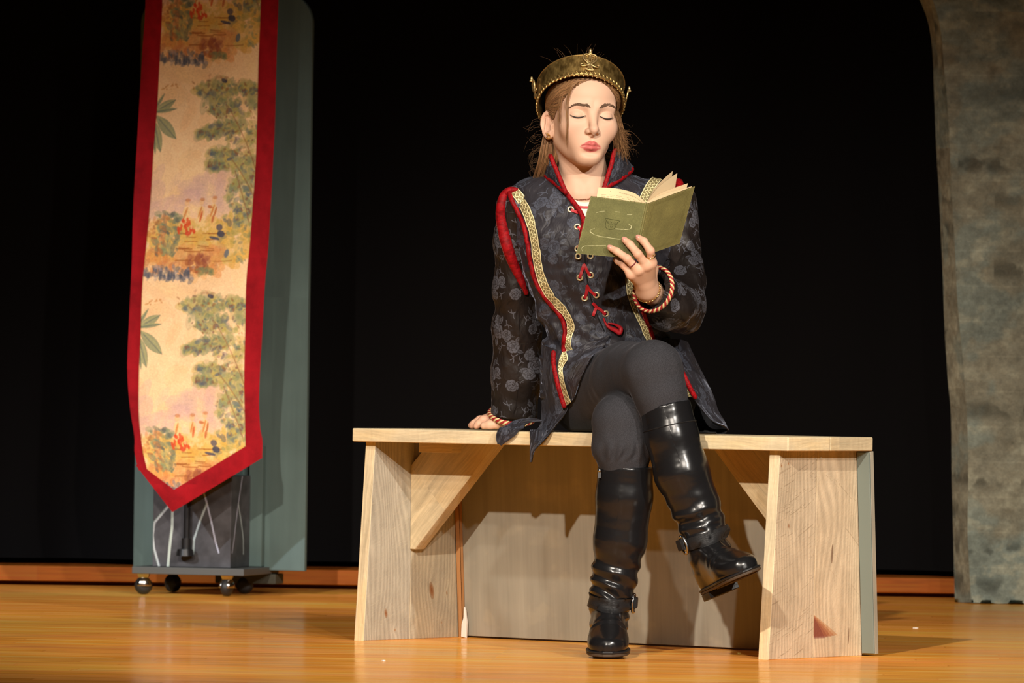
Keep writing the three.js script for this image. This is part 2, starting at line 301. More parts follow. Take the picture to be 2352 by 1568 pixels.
  g.rotateX(-Math.PI / 2); const m = part(numbered('paper_fleck'), g, std({ color: lin(...col), roughness: 0.8 }), scene); m.position.set(p.x, 0.0002, p.z); tag(m, label, 'paper', 'flecks of paper on the stage');
});
// ---------------------------------------------------------------- cloth sheets: a grid with a thickness
function sheet(fn, ns, nt, thick, uvFn) {   // fn(s, t) -> Vector3, s, t in 0..1; the back lies `thick` behind
  const P = [], N = [], e = 1e-3, a = V(), b = V();
  const nrm = (s, t) => { const s0 = Math.max(0, s - e), s1 = Math.min(1, s + e), t0 = Math.max(0, t - e), t1 = Math.min(1, t + e); a.subVectors(fn(s1, t), fn(s0, t)); b.subVectors(fn(s, t1), fn(s, t0)); return V().crossVectors(b, a).normalize(); };
  const pos = [], nor = [], uv = [], idx = [], W = ns + 1, M = W * (nt + 1);
  for (let side = 0; side < 2; side++) for (let j = 0; j <= nt; j++) for (let i = 0; i <= ns; i++) {
    const s = i / ns, t = j / nt, p = fn(s, t), n = nrm(s, t), q = side ? p.clone().addScaledVector(n, -thick) : p;
    pos.push(q.x, q.y, q.z); nor.push(...(side ? n.clone().negate() : n).toArray()); uv.push(...(uvFn ? uvFn(s, t, p) : [s, 1 - t]));
  }
  for (let j = 0; j < nt; j++) for (let i = 0; i < ns; i++) {
    const k = j * W + i;
    idx.push(k, k + W, k + 1, k + 1, k + W, k + W + 1);
    idx.push(M + k, M + k + 1, M + k + W, M + k + 1, M + k + W + 1, M + k + W);
  }
  const rim = (k0, k1) => idx.push(k0, M + k0, k1, k1, M + k0, M + k1), rim2 = (k0, k1) => idx.push(k0, k1, M + k0, k1, M + k1, M + k0);
  for (let i = 0; i < ns; i++) { rim2(i, i + 1); rim(nt * W + i, nt * W + i + 1); }
  for (let j = 0; j < nt; j++) { rim(j * W, (j + 1) * W); rim2(j * W + ns, (j + 1) * W + ns); }
  const g = new THREE.BufferGeometry();
  g.setAttribute('position', new THREE.Float32BufferAttribute(pos, 3)); g.setAttribute('normal', new THREE.Float32BufferAttribute(nor, 3)); g.setAttribute('uv', new THREE.Float32BufferAttribute(uv, 2)); g.setIndex(idx);
  return g;
}
const curve1 = (pts) => (y) => {   // smooth x(y) through [x, y] points
  let i = 0; while (i < pts.length - 2 && y > pts[i + 1][1]) i++;
  const [x0, y0] = pts[i], [x1, y1] = pts[i + 1], t = clamp((y - y0) / (y1 - y0), 0, 1);
  const m = (k) => k <= 0 || k >= pts.length - 1 ? (pts[Math.min(k + 1, pts.length - 1)][0] - pts[Math.max(k - 1, 0)][0]) / (pts[Math.min(k + 1, pts.length - 1)][1] - pts[Math.max(k - 1, 0)][1]) : (pts[k + 1][0] - pts[k - 1][0]) / (pts[k + 1][1] - pts[k - 1][1]);
  const h = y1 - y0, t2 = t * t, t3 = t2 * t;
  return (2 * t3 - 3 * t2 + 1) * x0 + (t3 - 2 * t2 + t) * h * m(i) + (-2 * t3 + 3 * t2) * x1 + (t3 - t2) * h * m(i + 1);
};
// ---------------------------------------------------------------- tapestry banner
const BZ = -2.86, BS = (CAMZ - BZ) / FOCAL;
const printTex = canvasTexture(640, 1200, (c, w, h) => {
  const R = rng(77);
  c.fillStyle = 'rgb(252,210,160)'; c.fillRect(0, 0, w, h);
  const blob = (x, y, rx, ry, col, rot = 0) => { for (const dy of [-h, 0, h]) { c.fillStyle = col; c.save(); c.translate(x, y + dy); c.rotate(rot); c.beginPath(); c.ellipse(0, 0, rx, ry, 0, 0, 7); c.fill(); c.restore(); } };
  const rgba = (r, g, b, a) => `rgba(${r},${g},${b},${a})`;
  const dabs = (n, x0, x1, y0, y1, s, cols, a = 0.7, keep) => { for (let i = 0; i < n; i++) { const u = R(), v = R(), x = lerp(x0, x1, u) * w, y = lerp(y0, y1, v) * h; if (keep && !keep(x / w, y / h)) continue; const k = cols[Math.floor(R() * cols.length)], q = s * (0.5 + R()); blob(x, y, q * (0.7 + 0.9 * R()), q * (0.4 + 0.5 * R()), rgba(...k, a * (0.5 + 0.5 * R())), R() * 3); } };
  dabs(90, 0, 1, 0, 1, 60, [[246, 204, 146], [240, 186, 128], [236, 190, 140]], 0.25);
  dabs(60, 0.0, 0.75, 0.52, 0.72, 50, [[214, 170, 158], [220, 180, 160], [208, 168, 162]], 0.3);   // lilac haze
  // ground
  dabs(260, 0.05, 1, 0.74, 0.93, 34, [[226, 176, 84], [218, 164, 74], [232, 188, 106], [210, 182, 108]], 0.5);
  dabs(140, 0, 0.75, 0.86, 0.99, 26, [[228, 156, 88], [216, 134, 72], [200, 128, 88], [234, 178, 114]], 0.5, (x, y) => y < 1.0 - 0.06 * Math.abs(x - 0.3));
  for (let k = 0; k < 14; k++) { const y = h * (0.79 + 0.14 * R()), x = w * (0.25 + 0.5 * R()); for (const dy of [-h, 0, h]) { c.strokeStyle = rgba(150, 84, 40, 0.7); c.lineWidth = 3 + 4 * R(); c.beginPath(); c.moveTo(x, y + dy); c.quadraticCurveTo(x + 40, y + dy + 14 * (R() - 0.3), x + 60 + 60 * R(), y + dy + 10 * (R() - 0.5)); c.stroke(); } }
  dabs(40, 0.4, 0.62, 0.9, 0.97, 16, [[150, 84, 64], [170, 100, 60]], 0.7);
  dabs(110, 0, 0.48, 0.95, 1.02, 12, [[96, 98, 108], [120, 120, 130], [108, 104, 104], [170, 156, 156]], 0.6, (x, y) => y > 0.955 - 0.02 + 0.05 * Math.abs(x - 0.2) && y < 1.0 + 0.05 * x);
  for (let k = 0; k < 26; k++) blob(w * (0.02 + 0.44 * R()), h * (0.965 + 0.03 * R() + 0.02 * (k % 3) / 3), 6 + 4 * R(), 16 + 10 * R(), rgba(84, 88, 100, 0.5), 0.2 * (R() - 0.5));
  dabs(26, 0.5, 0.66, 0.955, 0.985, 13, [[120, 124, 92], [150, 140, 90]], 0.7);
  // shrubs at left of the ground
  dabs(120, 0.08, 0.3, 0.7, 0.9, 15, [[132, 140, 102], [104, 116, 104], [168, 160, 110], [90, 92, 88]], 0.6);
  dabs(40, 0, 0.18, 0.72, 0.9, 14, [[196, 120, 66], [170, 110, 70], [214, 150, 96]], 0.6);
  // the tree: clusters of leaf dabs hanging from the right edge
  const greens = [[128, 138, 96], [150, 152, 98], [176, 164, 92], [104, 120, 98], [196, 170, 92]], blues = [[88, 96, 110], [104, 112, 114], [104, 98, 104]];
  const crown = [[0.5, 0.13, 0.15, 0.035], [0.66, 0.12, 0.16, 0.045], [0.62, 0.2, 0.16, 0.04], [0.8, 0.2, 0.22, 0.06], [0.52, 0.325, 0.11, 0.022], [0.68, 0.3, 0.16, 0.03], [0.85, 0.32, 0.18, 0.06], [0.66, 0.42, 0.12, 0.02], [0.8, 0.44, 0.18, 0.05], [0.62, 0.475, 0.1, 0.02], [0.9, 0.5, 0.12, 0.06], [0.86, 0.6, 0.14, 0.08], [0.92, 0.7, 0.1, 0.06], [0.9, 0.12, 0.1, 0.03]];
  for (const [u, v, ru, rv] of crown) {
    dabs(46, u - ru, u + ru, v - rv, v + rv, 26, [[158, 152, 104], [176, 164, 104], [196, 174, 104], [150, 150, 112]], 0.5, (x, y) => ((x - u) / ru) ** 2 + ((y - v) / rv) ** 2 < 1);
    dabs(40, u - ru, u + ru, v - rv, v + rv, 14, greens, 0.5, (x, y) => ((x - u) / ru) ** 2 + ((y - v) / rv) ** 2 < 1);
    dabs(15, u - ru, u + ru, v - rv * 0.4, v + rv * 1.2, 12, blues, 0.6, (x, y) => ((x - u) / ru) ** 2 + ((y - v) / rv) ** 2 < 1.1);
    dabs(14, u - ru, u + ru, v - rv, v + rv, 8, [[150, 96, 60], [120, 80, 70]], 0.6);
  }
  for (const [x0, y0, x1, y1] of [[1, 0.5, 0.7, 0.2], [1, 0.62, 0.75, 0.44], [0.98, 0.75, 0.8, 0.5]]) { c.strokeStyle = rgba(140, 90, 60, 0.5); c.lineWidth = 7; c.beginPath(); c.moveTo(x0 * w, y0 * h); c.quadraticCurveTo(0.9 * w, (y0 + y1) / 2 * h, x1 * w, y1 * h); c.stroke(); }
  dabs(60, 0.66, 1, 0.7, 0.84, 16, [[190, 168, 90], [150, 146, 96], [96, 100, 104], [206, 170, 80]], 0.6);
  dabs(12, 0.86, 0.97, 0.86, 0.94, 12, [[150, 150, 110], [120, 130, 110]], 0.6);
  // large leaves reaching in from the left edge
  const leaf = (x, y, l, a, f = 0.24) => { c.save(); c.translate(x * w, y * h); c.rotate(a); c.fillStyle = rgba(138, 144, 108, 0.8); c.beginPath(); c.moveTo(0, 0); c.quadraticCurveTo(l * 0.5, -l * f, l, 0); c.quadraticCurveTo(l * 0.5, l * f, 0, 0); c.fill(); c.strokeStyle = rgba(96, 104, 100, 0.7); c.lineWidth = 4; c.beginPath(); c.moveTo(l * 0.15, 0); c.lineTo(l, 0); c.stroke(); c.strokeStyle = rgba(186, 178, 120, 0.7); c.lineWidth = 5; c.beginPath(); c.moveTo(0, -l * 0.03); c.quadraticCurveTo(l * 0.5, -l * 0.12, l * 0.9, -l * 0.03); c.stroke(); c.restore(); };
  leaf(-0.02, 0.235, 150, -0.5, 0.34); leaf(-0.03, 0.235, 150, -0.15, 0.16); leaf(0.0, 0.25, 190, 0.75, 0.36); leaf(-0.02, 0.27, 190, 1.25, 0.3); leaf(-0.03, 0.23, 120, -1.0, 0.18); leaf(0.0, 0.33, 120, 1.45, 0.15);
  dabs(10, 0.02, 0.2, 0.1, 0.13, 8, [[190, 120, 60]], 0.6); dabs(8, 0.5, 0.7, 0.06, 0.075, 9, [[180, 120, 90]], 0.5); blob(0.66 * w, 0.085 * h, 20, 11, rgba(70, 70, 84, 0.8), 0.4);
  // small strolling figures
  const fig = (x, y, s, col, skirt) => {
    blob(x * w, (y - 0.105 * s) * h, 13 * s, 15 * s, rgba(238, 190, 140, 0.95)); blob(x * w + 4, (y - 0.117 * s) * h, 14 * s, 9 * s, rgba(196, 124, 76, 0.6));
    blob(x * w, (y - 0.065 * s) * h, 20 * s, 32 * s, rgba(240, 200, 140, 0.9)); blob(x * w - 6, (y - 0.062 * s) * h, 6, 34 * s, rgba(206, 120, 56, 0.7), 0.3);
    for (let k = 0; k < 26; k++) { const v = R(); blob((x + (R() - 0.5) * 0.11 * s * (0.3 + v) * skirt) * w, (y - 0.04 * s + 0.055 * s * v) * h, 7 * s, 10 * s, rgba(...col, 0.75)); }
  };
  fig(0.36, 0.775, 1.15, [216, 78, 44], 1.3); fig(0.5, 0.765, 1.1, [244, 204, 140], 1.3); fig(0.62, 0.755, 1.1, [236, 190, 116], 1.1);
  for (const [x, y, rx, ry, k] of [[0.39, 0.795, 18, 14, [206, 80, 54]], [0.505, 0.715, 7, 34, [206, 92, 50]], [0.64, 0.69, 6, 26, [186, 98, 54]], [0.585, 0.67, 16, 9, [196, 112, 64]], [0.62, 0.725, 8, 24, [190, 104, 64]], [0.69, 0.765, 20, 18, [86, 80, 92]], [0.71, 0.795, 24, 18, [60, 62, 84]], [0.65, 0.815, 34, 8, [70, 70, 92]], [0.78, 0.885, 14, 24, [96, 108, 122]]]) blob(x * w, y * h, rx, ry, rgba(...k, 0.8), 0.2);
  const im = c.getImageData(0, 0, w, h), d = im.data;   // weave
  for (let y = 0; y < h; y++) for (let x = 0; x < w; x++) { const i = (y * w + x) * 4, f = 1 + 0.10 * (vnoise(x / 2, y / 5, 1) - 0.5) + 0.10 * (vnoise(x / 7, y / 2, 2) - 0.5) + 0.08 * (fbm(x / 90, y / 120, 4, 3) - 0.5); for (let q = 0; q < 3; q++) d[i + q] = clamp(d[i + q] * f, 0, 255); }
  c.putImageData(im, 0, 0);
}, { repeat: true });
const velvetRed = phys({ color: lin(0.36, 0.006, 0.012), roughness: 0.85, specularIntensity: 0.3, sheen: 0.6, sheenRoughness: 0.4, sheenColor: new THREE.Color(0.9, 0.25, 0.25) });
velvetRed.map = pixelTexture(512, 512, (x, y, o) => { const f = 0.82 + 0.36 * fbm(x / 46, y / 64, 4, 4, 0, 0) + 0.10 * (vnoise(x / 2, y / 2, 8) - 0.5); o[0] = 235 * f; o[1] = 235 * f; o[2] = 235 * f; });
velvetRed.map.repeat.set(1 / 0.3, 1 / 0.3);
{
  const LO = curve1([[334, -160], [334, 0], [326, 122], [315, 321], [306, 480], [303, 594], [296, 747], [292.5, 850], [299, 940], [309, 1005], [309, 1037], [317, 1074], [330, 1107]]);
  const LI = curve1([[374, -160], [372, 0], [364, 162], [359, 254], [352, 337], [345, 450], [335, 560], [326, 650], [322, 760], [317.5, 880], [318, 960], [327, 1037], [337, 1078]]);
  const RI = curve1([[604, -160], [601, 0], [595, 153], [592, 275], [588, 383], [582, 470], [575, 564], [567, 650], [565, 747], [562, 860], [563, 950], [565, 1026]]);
  const RO = curve1([[641, -160], [640, 0], [635, 153], [632, 275], [626, 398], [617, 564], [609, 655], [603, 763], [597.5, 850], [595, 929], [598, 985], [603, 1011], [602, 1052]]);
  const bend = (p, lift = 0) => { const q = p; q.z = BZ + lift + 0.010 * Math.sin(q.x * 11 + q.y * 2) + 0.005 * Math.sin(q.y * 7 + q.x * 5) + 0.006 * noise3(q.x * 9, q.y * 5, 2); return q; };
  const bp = (x, y, lift) => bend(at(x, y, BZ), lift);
  const banner = thing('tapestry_banner', 'long hanging tapestry banner with red velvet border and pointed end', 'banner');
  const yb = (s) => { const x = lerp(337, 565, s); return x < 399 ? lerp(1079, 1126, (x - 337) / 62) : lerp(1126, 1027, (x - 399) / 166); };
  const cx = (s, y) => lerp(LI(Math.min(y, 1078)), RI(Math.min(y, 1026)), s);
  const toUV = (p) => [(p.x + 0.935) / 0.30 * 1.0, (p.y + 0.075) / 0.568];
  part('printed_panel', sheet((s, t) => { const y = lerp(-160, yb(s), t); return bp(cx(s, Math.min(y, lerp(1078, 1026, s))), y); }, 40, 150, 0.003, (s, t, p) => [s, (p.y - 0.844) / 0.568]), phys({ map: printTex, roughness: 0.9, specularIntensity: 0.2, bumpMap: woodBump, bumpScale: 0.0003 }), banner, 'peach cloth printed with trees and strolling figures');
  const strip = (a, b, y0, y1, n) => sheet((s, t) => { const y = lerp(y0, y1, t); return bp(lerp(a(y), b(y), s), y, 0.003 + 0.0025 * Math.sin(Math.PI * s)); }, 6, n, 0.007, (s, t, p) => [p.x, p.y]);
  part('velvet_border', strip(LO, (y) => LI(Math.min(y, 1078)) + 1, -160, 1080, 110), velvetRed, banner);
  part('velvet_border', strip((y) => RI(Math.min(y, 1026)) - 1, RO, -160, 1052, 110), velvetRed, banner);
  const quad = (a, b, c, d) => sheet((s, t) => bp(lerp(lerp(a[0], b[0], s), lerp(d[0], c[0], s), t), lerp(lerp(a[1], b[1], s), lerp(d[1], c[1], s), t), 0.0045 + 0.0025 * Math.sin(Math.PI * t)), 24, 6, 0.008, (s, t, p) => [p.x, p.y]);
  part('velvet_border', quad([335, 1075], [399.5, 1124], [396, 1176], [312, 1068]), velvetRed, banner);
  part('velvet_border', quad([398, 1125], [568, 1022], [603, 1051], [395, 1176]), velvetRed, banner);
  const a = at(310, -170, BZ), b = at(665, -165, BZ);
  part('hanging_rod', tubeAlong([a, b], 0.011, 2, 12), phys({ color: lin(0.25, 0.14, 0.06), roughness: 0.5 }), banner);
}
// ---------------------------------------------------------------- rolling scenery column behind the banner
const tealTex = pixelTexture(512, 512, (x, y, o) => { const f = 0.96 + 0.10 * (fbm(x / 12, y / 150, 2, 3) - 0.5) + 0.16 * (fbm(x / 90, y / 90, 6, 3) - 0.5); o[0] = 96 * f; o[1] = 116 * f; o[2] = 114 * f; });
tealTex.repeat.set(1 / 0.6, 1 / 0.8);
const tealMat = phys({ map: tealTex, roughness: 0.65, specularIntensity: 0.4 });
const veinTex = canvasTexture(512, 512, (c, w, h) => {   // black paint with grey marbled veins; 0.26 m square
  const im = c.createImageData(w, h), d = im.data;
  for (let y = 0; y < h; y++) for (let x = 0; x < w; x++) { const i = (y * w + x) * 4, f = 50 + 44 * fbm(x / 70, y / 70, 3, 5); d[i] = f; d[i + 1] = f; d[i + 2] = f * 1.06; d[i + 3] = 255; }
  c.putImageData(im, 0, 0);
  const R = rng(5), vein = (pts, wd, a) => { for (let k = 0; k < 5; k++) { c.strokeStyle = `rgba(${170 + 40 * R()},${176 + 40 * R()},${190 + 30 * R()},${a * (0.4 + 0.4 * R())})`; c.lineWidth = wd * (0.4 + 0.6 * R()); c.lineJoin = 'round'; c.beginPath(); pts.forEach(([x, y], i) => { const q = [x * w + (R() - 0.5) * 5, y * h + (R() - 0.5) * 5]; i ? c.lineTo(...q) : c.moveTo(...q); }); c.stroke(); } };
  vein([[0.24, 0.30], [0.02, 0.52], [0.0, 0.66], [0.02, 0.8], [0.09, 1.0]], 20, 0.7);
  vein([[0.25, 0.33], [0.25, 0.55], [0.22, 0.8], [0.2, 1.0]], 21, 0.7);
  vein([[0.58, 0.0], [0.69, 0.3], [0.75, 0.5], [0.8, 0.7], [0.85, 0.84]], 19, 0.7);
  vein([[0.69, 0.3], [0.6, 0.5], [0.53, 0.7], [0.52, 0.86]], 16, 0.55);
});
{
  const turn = -16 * RAD, o = at(560, 1320, -3.0); o.y = 0;
  const col = thing('scenery_stand', 'tall grey green arched board on a wheeled base behind the hanging banner', 'stage scenery', o, turn);
  const R = 0.085, x0 = -0.388, x1 = 0.099, top = 1.62, arch = [[x0, 0.066], [x1, 0.066]];
  for (let k = 0; k <= 12; k++) { const a = k / 12 * Math.PI / 2; arch.push([x1 - R + R * Math.cos(a), top - R + R * Math.sin(a)]); }
  for (let k = 0; k <= 12; k++) { const a = k / 12 * Math.PI / 2; arch.push([x0 + R - R * Math.sin(a), top - R + R * Math.cos(a)]); }
  { const g = prism(arch, 0.019, 0.002); g.translate(0, 0, -0.236); part('arched_board', boxUV(g), tealMat, col); }
  part('batten', boxUV(boxAt(-0.052, -0.014, 0.076, 0.40, -0.217, -0.19)), tealMat, col);
  part('wheeled_base', boxUV(boxAt(-0.315, 0, 0.056, 0.075, -0.30, 0, 0.002)), phys({ color: lin(0.075, 0.08, 0.078), roughness: 0.5 }), col);
  part('rear_rail', boxUV(boxAt(-0.16, 0.012, 0.028, 0.0555, -0.305, -0.235, 0.003)), phys({ color: lin(0.05, 0.05, 0.035), roughness: 0.7 }), col);
  const g = boxAt(-0.268, -0.048, 0.0755, 0.32, -0.21, -0.03, 0.002), p = g.attributes.position, n = g.attributes.normal, uv = g.attributes.uv;
  for (let i = 0; i < p.count; i++) { const side = Math.abs(n.getX(i)) > 0.6; uv.setXY(i, (side ? (p.getZ(i) + 0.21) / 0.22 * 0.75 + 0.28 : (p.getX(i) + 0.268) / 0.22), (p.getY(i) - 0.075) / 0.245); }
  const box = part('marbled_box', g, phys({ map: veinTex, roughness: 0.45, specularIntensity: 0.5 }), col, 'black box painted with white marble veins');
  const iron = phys({ color: lin(0.02, 0.02, 0.022), roughness: 0.4, metalness: 0.5 });
  part('drop_bolt', mergeGeometries([new THREE.CylinderGeometry(0.0085, 0.0085, 0.15, 14).translate(-0.168, 0.21, -0.019), boxAt(-0.184, -0.152, 0.262, 0.284, -0.031, -0.008).toNonIndexed(), new THREE.CylinderGeometry(0.021, 0.024, 0.018, 24).translate(-0.168, 0.115, -0.007), new THREE.CylinderGeometry(0.013, 0.013, 0.03, 16).translate(-0.168, 0.138, -0.016)].map((q) => { const k = q.index ? q.toNonIndexed() : q; return k; })), iron, col, 'dark iron bolt on the box front');
  const chrome = phys({ color: lin(0.55, 0.5, 0.45), roughness: 0.18, metalness: 1 }), rubber = phys({ color: lin(0.015, 0.014, 0.014), roughness: 0.5 });
  for (const [x, z, t, bright] of [[-0.292, -0.03, 0.6, 1], [-0.057, -0.03, 1.45, 1], [-0.285, -0.25, -0.3, 0], [-0.08, -0.25, 0.3, 0]]) {
    const c = new THREE.Group(); c.name = 'caster'; c.position.set(x, 0, z); c.rotation.y = t; col.add(c);
    part('wheel', new THREE.LatheGeometry([[0, -0.014], [0.012, -0.014], [0.018, -0.011], [0.0235, -0.006], [0.0235, 0.006], [0.018, 0.011], [0.012, 0.014], [0, 0.014]].map(([a, b]) => new THREE.Vector2(a, b)), 28).rotateX(Math.PI / 2).translate(0, 0.0238, 0), rubber, c);
    part('fork', mergeGeometries([new THREE.SphereGeometry(0.021, 20, 14, 0, Math.PI * 2, 0, Math.PI * 0.55).scale(0.95, 1, 0.5).translate(0, 0.026, 0.010), new THREE.SphereGeometry(0.021, 20, 14, 0, Math.PI * 2, 0, Math.PI * 0.55).scale(0.95, 1, 0.5).translate(0, 0.026, -0.010), new THREE.CylinderGeometry(0.018, 0.014, 0.010, 20).translate(0, 0.0505, 0)]), bright ? chrome : iron, c);
  }
}
// ---------------------------------------------------------------- painted canvas arch at the right
const stoneTex = pixelTexture(1024, 2048, (x, y, o) => {   // 0.8 m x 1.6 m
  const u = x / 1024 * 8, v = y / 2048 * 16, w = fbm(u * 1.1 + 3, v * 1.1, 5, 5), m = fbm(u * 2.3 + 2 * w, v * 3.4, 9, 5), s = fbm(u * 9, v * 9, 13, 3), f = fbm(u * 30, v * 30, 17, 2);
  let L = 1.05 + 0.26 * (w - 0.5) + 0.28 * (m - 0.5) + 0.22 * (s - 0.5) + 0.14 * (f - 0.5);
  const row = v / 0.95, fr = row - Math.floor(row), blk = (u / 2.0 + (Math.floor(row) % 2) * 0.5), fb = blk - Math.floor(blk);   // faint painted stone courses
  const sp = sstep(fbm(u * 1.6, v * 1.6, 41, 4), 0.46, 0.58), dark = sstep(1 - Math.abs(fr - 0.5) * 2, 0.25, 0.9) * sp * sstep(hash2(Math.floor(blk), Math.floor(row), 3), 0.45, 0.6);
  L *= 1 - 0.30 * dark * (0.6 + 0.8 * (s - 0.2));
  if (fr < 0.05) L *= 1.05;
  const blue = clamp(sstep(fbm(u * 0.9, v * 0.9, 61, 4), 0.45, 0.62) * 0.8 + sstep(2.2 - v + 1.2 * (w - 0.5), 0, 0.5), 0, 1);
  const k = sstep(m, 0.52, 0.7) * 0.6;
  o[0] = lerp(lerp(134, 124, blue), 146, k) * L; o[1] = lerp(lerp(134, 135, blue), 148, k) * L; o[2] = lerp(lerp(119, 128, blue), 132, k) * L;
});
stoneTex.repeat.set(1 / 0.8, 1 / 1.6);
const canvasBump = pixelTexture(512, 512, (x, y, o) => { o[0] = o[1] = o[2] = 255 * (0.5 + 0.7 * (fbm(x / 40, y / 40, 3, 5) - 0.5)); }, { srgb: false });
canvasBump.repeat.set(1 / 0.3, 1 / 0.3);
{
  const AZ = -3.3, L = curve1([[1990, -200], [2060, -90], [2112, 0], [2131, 48], [2141, 110], [2145, 200], [2150, 330], [2157, 450], [2164, 600], [2170, 760], [2177, 870], [2184, 950], [2186, 1100], [2190, 1250], [2193, 1384]]);
  const Fd = curve1([[2020, -200], [2090, -90], [2142, 0], [2160, 70], [2167, 140], [2176, 240], [2184, 400], [2193, 560], [2200, 700], [2212, 830], [2221, 950], [2224, 1100], [2222, 1220], [2226, 1300], [2231, 1384]]);
  const arch = thing('scenery_arch', 'canvas arch leg painted as mottled grey stone at the edge of the stage', 'stage scenery');
  const bot = (x) => 1384 + (x - 2193) * 0.014 + 1.6 * Math.sin(x * 0.05) + (x > 2250 ? 2 * Math.sin(x * 0.11) - 1.5 : 0);
  const wr = (p, k = 1) => { p.z += k * (0.010 * noise3(p.x * 5, p.y * 3, 1) + 0.006 * noise3(p.x * 14, p.y * 9, 4) + 0.0025 * noise3(p.x * 40, p.y * 34, 7)); p.y = Math.max(p.y, 0.001); return p; };
  const mat = phys({ map: stoneTex, roughness: 0.85, specularIntensity: 0.25, bumpMap: canvasBump, bumpScale: 0.004 });
  part('front_canvas', sheet((s, t) => { const f = -200 + 1584 * t, x = lerp(Fd(f), 2720, s), y = t > 0.999 ? bot(x) : f + (x - 2193) * 0.014 * t; return wr(at(x, y, AZ)); }, 60, 120, 0.02, (s, t, p) => [p.x, p.y]), mat, arch);
  part('side_canvas', sheet((s, t) => { const f = -200 + 1584 * t, x = lerp(L(f), Fd(f), s); return wr(at(x, t > 0.999 ? bot(x) : f, AZ - 0.075 * (1 - s)), s); }, 14, 120, 0.02, (s, t, p) => [p.x - 0.2 + p.z, p.y + 0.37]), mat, arch);
}
// ---------------------------------------------------------------- sculpting: distance fields meshed by surface nets
const smin = (a, b, k) => { const h = Math.max(k - Math.abs(a - b), 0) / k; return Math.min(a, b) - h * h * k * 0.25; };
const smax = (a, b, k) => -smin(-a, -b, k);
function capsule(a, b, ra, rb) {   // tapered capsule between two points
  const dx = b.x - a.x, dy = b.y - a.y, dz = b.z - a.z, q = 1 / Math.max(dx * dx + dy * dy + dz * dz, 1e-9), ax = a.x, ay = a.y, az = a.z;
  return (x, y, z) => { const px = x - ax, py = y - ay, pz = z - az, t = clamp((px * dx + py * dy + pz * dz) * q, 0, 1), ex = px - dx * t, ey = py - dy * t, ez = pz - dz * t; return Math.sqrt(ex * ex + ey * ey + ez * ez) - (ra + (rb - ra) * t); };
}
function ellipsoid(cx, cy, cz, rx, ry, rz) {
  return (x, y, z) => { const px = (x - cx) / rx, py = (y - cy) / ry, pz = (z - cz) / rz, k0 = Math.sqrt(px * px + py * py + pz * pz), qx = px / rx, qy = py / ry, qz = pz / rz, k1 = Math.sqrt(qx * qx + qy * qy + qz * qz); return k1 < 1e-9 ? -Math.min(rx, ry, rz) : k0 * (k0 - 1) / k1; };
}
function chain(pts, rs, k = 0.02) { const c = []; for (let i = 0; i < pts.length - 1; i++) c.push(capsule(pts[i], pts[i + 1], rs[i], rs[i + 1])); return (x, y, z) => { let d = c[0](x, y, z); for (let i = 1; i < c.length; i++) d = smin(d, c[i](x, y, z), k); return d; }; }
